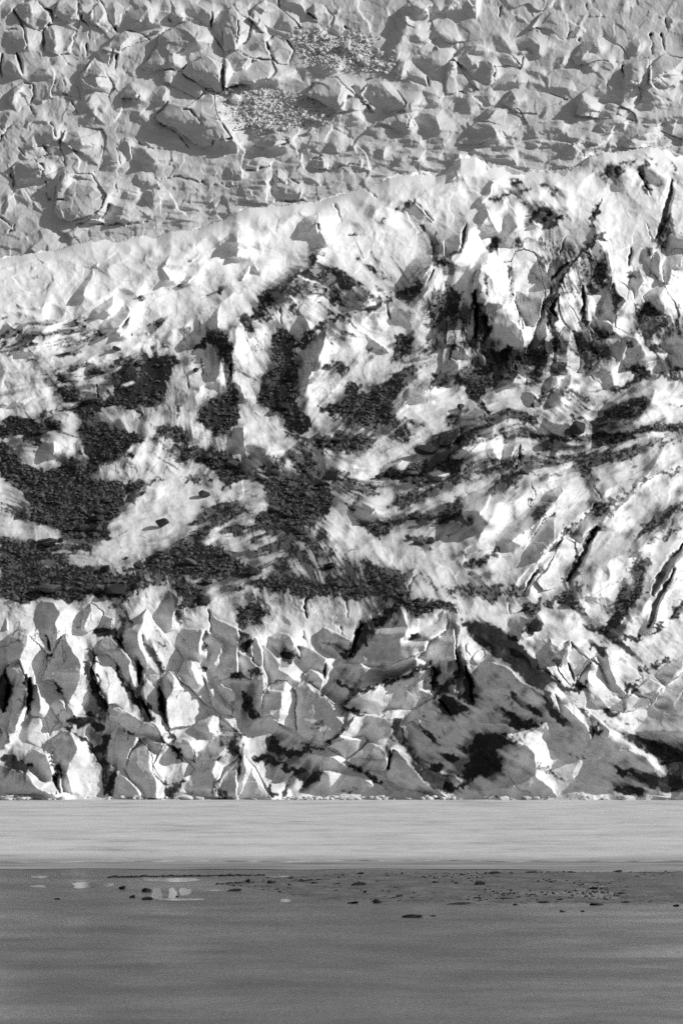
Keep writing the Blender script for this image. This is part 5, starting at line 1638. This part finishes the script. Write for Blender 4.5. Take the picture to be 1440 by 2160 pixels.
for (cx, cy, w, h, lab) in ICE_BLOCKS:
    px, py = cx, cy; Y = float(fallY(np.array([px]), np.array([py]))[0]) if py < ridge(px) else float(surf_Y(px, py)[0]); s = Y / F
    put('ice_chunk', CHUNKS[int(cx) % 10], place(px, py, Y - .3 * w * s), (w * s * .52, w * s * .5, h * s * .55), .4, lab, 'ice chunk', None)
# brash along the foot of the glacier
r_ = RS(31); lab = 'small white ice chunk in the brash along the foot of the glacier'
for q in range(150):
    zone_ = r_.rand()
    px = r_.uniform(0, 130) if zone_ < .16 else (r_.uniform(560, 960) if zone_ < .62 else r_.uniform(-40, 1480))
    py = r_.uniform(1679, 1689); s = r_.uniform(.2, .75) * (0.7 if zone_ > .62 else 1)
    x, y, z = place(px, py, 998.5 - (py - 1679) * .45)
    put('ice_chunk', CHUNKS[q % 10], (x, y, max(z - .1, .25 + s * .2)), (s * r_.uniform(.9, 1.8), s, s * r_.uniform(.45, .8)), r_.uniform(0, 6.28), lab, 'ice chunk', 'small white ice chunks along the foot of the glacier')

for q, (px, w, h) in enumerate([(12,34,11),(60,22,8),(228,14,9),(392,46,12),(420,26,9),(610,20,8),(668,26,9),(742,30,8),(905,24,8),(1062,26,9),(1112,30,10),(1276,22,8),(1322,40,12),(1398,60,20)]):
    Y = 996.0; s = Y / F; x, y, z = place(px, 1690, Y)
    put('ice_chunk', CHUNKS[(q * 3) % 10], (x, y, .12 + h * s * .35), (w * s * .5, w * s * .4, h * s * .62), .4 * q, 'larger fallen ice block lying on the lake ice at the glacier foot', 'ice chunk', 'larger fallen ice blocks at the glacier foot')
# ------------------------------------------------------------------ lake: ice sheet, water, gravel shoal
def sheet(name, X, Yw, Z, mat):
    nr, nc = X.shape
    return tag(make(name, np.stack([X, Yw, Z], -1).reshape(-1, 3), grid_faces(nr, nc), mat), kind='structure')
m, nt, b = nodes('lake_ice')
g = N(nt, 'NewGeometry').outputs['Position']
a1 = noise(nt, 1.0, 6, .6, g, (.055, .045, 0)); a2 = noise(nt, 1.0, 6, .7, g, (.22, .16, 0)); a3 = noise(nt, 1.0, 4, .8, g, (3., .9, 0))
t = mth(nt, 'ADD', mth(nt, 'ADD', mth(nt, 'MULTIPLY', a1, .55), mth(nt, 'MULTIPLY', a2, .35)), mth(nt, 'MULTIPLY', a3, .22))
sy = N(nt, 'SeparateXYZ'); nt.links.new(g, sy.inputs[0])
wet = N(nt, 'MapRange'); nt.links.new(mth(nt, 'ADD', sy.outputs[1], mth(nt, 'MULTIPLY', mth(nt, 'SUBTRACT', a2, .5), -70.0)), wet.inputs[0]); wet.inputs[1].default_value = 596; wet.inputs[2].default_value = 632
nt.links.new(mix(nt, wet.outputs[0], .26, ramp(nt, t, [(.40, .28), (.49, .47), (.57, .57), (.70, .66)])), b.inputs['Base Color'])
b.inputs['Roughness'].default_value = .7; b.inputs['Specular IOR Level'].default_value = .15
bump(nt, b, mth(nt, 'ADD', a2, a3), .35, .25); M_LICE = m
cx = np.linspace(-170, 170, 500); tv = np.concatenate([[0, .0008], np.linspace(.0025, 1, 220)])[:, None]
edge = 603 + 3.0 * np.sin(cx * .045 + 1) + 1.6 * np.sin(cx * .19) + 1.2 * np.sin(cx * .43 + 2) + .8 * np.sin(cx * 1.1) - 0.018 * cx + RS(3).randn(500) * .25
YY = edge[None] + tv * (1010 - edge[None]); XX = np.broadcast_to(cx[None], YY.shape)
ZZ = np.where(tv == 0, -.1, .12 + .0 * tv) + .04 * np.sin(YY * .21 + XX * .01) * (tv > .01) + .03 * np.sin(YY * .9 + XX * .05) * (tv > .01)
sheet('lake_ice', XX, YY, ZZ, M_LICE)
m, nt, b = nodes('lake_water')
g = N(nt, 'NewGeometry').outputs['Position']
w1 = noise(nt, 1.0, 5, .6, g, (.09, .07, 0)); w2 = noise(nt, 1.0, 5, .65, g, (.9, .6, 0)); w3 = noise(nt, 1.0, 3, .5, g, (.03, .03, 0))
b.inputs['Base Color'].default_value = (.06, .06, .06, 1)
nt.links.new(ramp(nt, mth(nt, 'ADD', mth(nt, 'MULTIPLY', w1, .6), mth(nt, 'MULTIPLY', w3, .4)), [(.36, .36), (.64, .17)]), b.inputs['Roughness'])
b.inputs['IOR'].default_value = 1.33; b.inputs['Specular IOR Level'].default_value = .5
w4 = ramp(nt, noise(nt, 1.0, 5, .6, g, (.02, .035, 0)), [(.35, .15), (.65, 1.0)])
bump(nt, b, mth(nt, 'MULTIPLY', mth(nt, 'ADD', mth(nt, 'MULTIPLY', w1, .6), mth(nt, 'MULTIPLY', w2, .5)), w4), .5, .6); M_WATER = m
X_, Y_ = np.meshgrid(np.linspace(-900, 900, 40), np.linspace(20, 1400, 60)); sheet('lake_water', X_, Y_, X_ * 0, M_WATER)
m, nt, b = nodes('wet_slush')
g = N(nt, 'NewGeometry').outputs['Position']; a1 = noise(nt, 1.0, 5, .65, g, (.04, .14, 0))
nt.links.new(ramp(nt, a1, [(.34, .10), (.48, .25), (.66, .36)]), b.inputs['Base Color']); b.inputs['Roughness'].default_value = .6; b.inputs['Specular IOR Level'].default_value = .3
cs = np.linspace(-170, 170, 400); fe = 572 + 5 * np.sin(cs * .05 + 2) + 3 * np.sin(cs * .13) + 2 * np.sin(cs * .37) - .05 * cs
tv = np.linspace(0, 1, 14)[:, None]; YY = fe[None] + tv * (607 - fe[None]); XX = np.broadcast_to(cs[None], YY.shape)
sheet('lake_slush', XX, YY, .03 + .0 * XX + .015 * np.sin(YY * .8 + XX * .03), m)
# shoal
m, nt, b = nodes('wet_gravel')
g = N(nt, 'NewGeometry').outputs['Position']
s1 = noise(nt, 1.0, 6, .7, g, (.3, .14, 0)); s2 = noise(nt, 1.0, 4, .8, g, (2.5, .8, 0))
nt.links.new(ramp(nt, mth(nt, 'ADD', mth(nt, 'MULTIPLY', s1, .6), mth(nt, 'MULTIPLY', s2, .4)), [(.36, .03), (.5, .10), (.66, .21)]), b.inputs['Base Color'])
b.inputs['Roughness'].default_value = .55; bump(nt, b, s1, .6, .3); M_GRAV = m
top = np.array([(470,1864),(560,1853),(640,1848),(700,1845),(900,1842),(1200,1840),(1600,1838)], float)
bot = np.array([(470,1866),(560,1880),(640,1894),(740,1904),(900,1906),(1200,1907),(1600,1909)], float)
sx = np.linspace(470, 1590, 420); sv = np.linspace(0, 1, 60)[:, None]
sn = RS(8).randn(420); sn = np.convolve(sn, np.ones(9) / 9, 'same') * 2.2
ty = np.interp(sx, top[:, 0], top[:, 1]) + sn * .35; by = np.interp(sx, bot[:, 0], bot[:, 1]) + 1.6 * np.roll(sn, 50)
PY = ty[None] + sv * (by - ty)[None]; PX = np.broadcast_to(sx[None], PY.shape)
XW, YW, ZW = on_plane(PX, PY)
hN = RS(4).randn(60, 420); hN = np.real(np.fft.ifft2(np.fft.fft2(hN) * np.exp(-(np.fft.fftfreq(60)[:, None] ** 2 * 300 + np.fft.fftfreq(420)[None] ** 2 * 5000)))); hN /= hN.std()
ZS = np.sin(np.pi * sv) ** .5 * (0.10 + .07 * hN) - .02
sheet('gravel_shoal', XW, YW, ZS, M_GRAV)
# still pools of melt water on the shoal's rim, smooth as a mirror
m, nt, b = nodes('still_water'); b.inputs['Base Color'].default_value = (.03, .03, .03, 1); b.inputs['Roughness'].default_value = .11; b.inputs['IOR'].default_value = 1.33
g = N(nt, 'NewGeometry').outputs['Position']; bump(nt, b, noise(nt, 1., 2, .5, g, (.05, .25, 0)), .06, .15); M_POOL = m
for q, (px0, px1, py0, py1) in enumerate(POOLS):
    a = np.linspace(0, 2 * np.pi, 60, endpoint=False); r_ = RS(q); rr = 1 + .12 * np.sin(3 * a + q) + .08 * np.sin(5 * a + 2 * q)
    ex = np.sign(np.cos(a)) * np.abs(np.cos(a)) ** .75; ey = np.sign(np.sin(a)) * np.abs(np.sin(a)) ** .6
    P = np.stack(on_plane((px0 + px1) / 2 + rr * ex * (px1 - px0) / 2, (py0 + py1) / 2 + rr * ey * (py1 - py0) / 2, .012), -1)
    c = P.mean(0); i = np.arange(60)
    o = make('meltwater_pool', np.concatenate([P, [c]]), np.stack([i, np.roll(i, -1), np.full(60, 60)], -1), M_POOL); tag(o, kind='structure')
for q, (px, py, w, h) in enumerate(LAKE_ROCKS):
    x, y, z = on_plane(px, py + h * .5); s = y / F
    flat = w / h
    where = 'in the open water' if py > 1915 or px < 420 else ('at the back rim of the gravel shoal' if py < 1850 else ('at the front rim of the gravel shoal' if py > 1896 else 'on the gravel shoal'))
    size = 'large' if w > 19 else ('middling' if w > 11 else 'small')
    form = 'long flat' if flat > 3.6 else ('low' if flat > 2.3 else 'rounded')
    side = 'left' if px < 480 else ('centre left' if px < 720 else ('centre right' if px < 1000 else 'right'))
    lab = LAKE_LABELS.get((px, py)) or f'{size} {form} dark rock {where} at {side}'
    put('shore_rock', WETS[q % 10], (x, y, z + h * s * .30), (w * s * .55, w * s * (.4 if flat < 3 else .25), h * s * .62), .15 * (q % 5 - 2), lab, 'rock', 'rocks in the lake shallows')
# pebbles of the shoal
r_ = RS(12); n = 5200; pxs = r_.uniform(480, 1480, n) ; k_ = r_.uniform(0.02, .97, n)
pxs = 480 + 1000 * r_.power(1.5, n)
pys = np.interp(pxs, sx, ty) + k_ * np.interp(pxs, sx, by - ty)
pys[:330] = np.interp(pxs[:330], sx, ty) + np.abs(r_.randn(330)) * 1.2
P = np.stack(on_plane(pxs, pys), -1)
tag(debris('shoal_pebbles', pxs, pys, P[:, 1], .04 + .18 * r_.power(.45, n) ** 2.4, M_WETROCK, 3, (.4, .8)), 'dark wet pebbles covering the gravel shoal', 'pebbles', kind='stuff')
# dark shore line running left from the shoal
q = 420; lx = np.concatenate([r_.uniform(225, 560, q), r_.uniform(455, 700, 260)]); ly = np.concatenate([np.interp(lx[:q], [225, 560], [1851, 1847]), np.interp(lx[q:], [455, 700], [1866, 1857])]) + r_.randn(q + 260) * .7
P = np.stack(on_plane(lx, ly), -1)
tag(debris('shore_gravel', lx, ly, P[:, 1], .12 + .25 * r_.power(.5, len(lx)) ** 2, M_WETROCK, 4, (.25, .5)), 'thin dark lines of gravel breaking the water left of the shoal', 'gravel', kind='stuff')

# ------------------------------------------------------------------ light, sky, camera
w = bpy.data.worlds.new('World'); scene.world = w; w.use_nodes = True; nt = w.node_tree; nt.nodes.clear()
sky = nt.nodes.new('ShaderNodeTexSky'); sky.sky_type = 'NISHITA'; sky.sun_disc = False
sky.sun_elevation = math.asin(SUN.z); sky.sun_rotation = math.atan2(SUN.x, SUN.y)
bw = nt.nodes.new('ShaderNodeRGBToBW'); bg = nt.nodes.new('ShaderNodeBackground'); out = nt.nodes.new('ShaderNodeOutputWorld')
nt.links.new(sky.outputs[0], bw.inputs[0]); nt.links.new(bw.outputs[0], bg.inputs[0]); nt.links.new(bg.outputs[0], out.inputs[0])
bg.inputs[1].default_value = SKY
l = bpy.data.lights.new('sun', 'SUN'); l.energy = SUN_E; l.angle = math.radians(.53); l.color = (1, 1, 1)
so = bpy.data.objects.new('sun', l); COL.objects.link(so); so.rotation_euler = SUN.to_track_quat('Z', 'Y').to_euler(); so.location = (300, 300, 500)
cam = bpy.data.cameras.new('camera'); co = bpy.data.objects.new('camera', cam); COL.objects.link(co); scene.camera = co
co.location = (0, 0, H); co.rotation_euler = (math.pi / 2 + TH, 0, 0)
cam.sensor_fit = 'HORIZONTAL'; cam.sensor_width = 36; cam.lens = 36 * F / 1440; cam.clip_start = 1; cam.clip_end = 8000
vs = scene.view_settings; vs.view_transform = 'Standard'; vs.look = 'None'; vs.exposure = EXPO; vs.gamma = 1
scene.cycles.use_denoising = False
scene.cycles.max_bounces = 6; scene.cycles.diffuse_bounces = 3
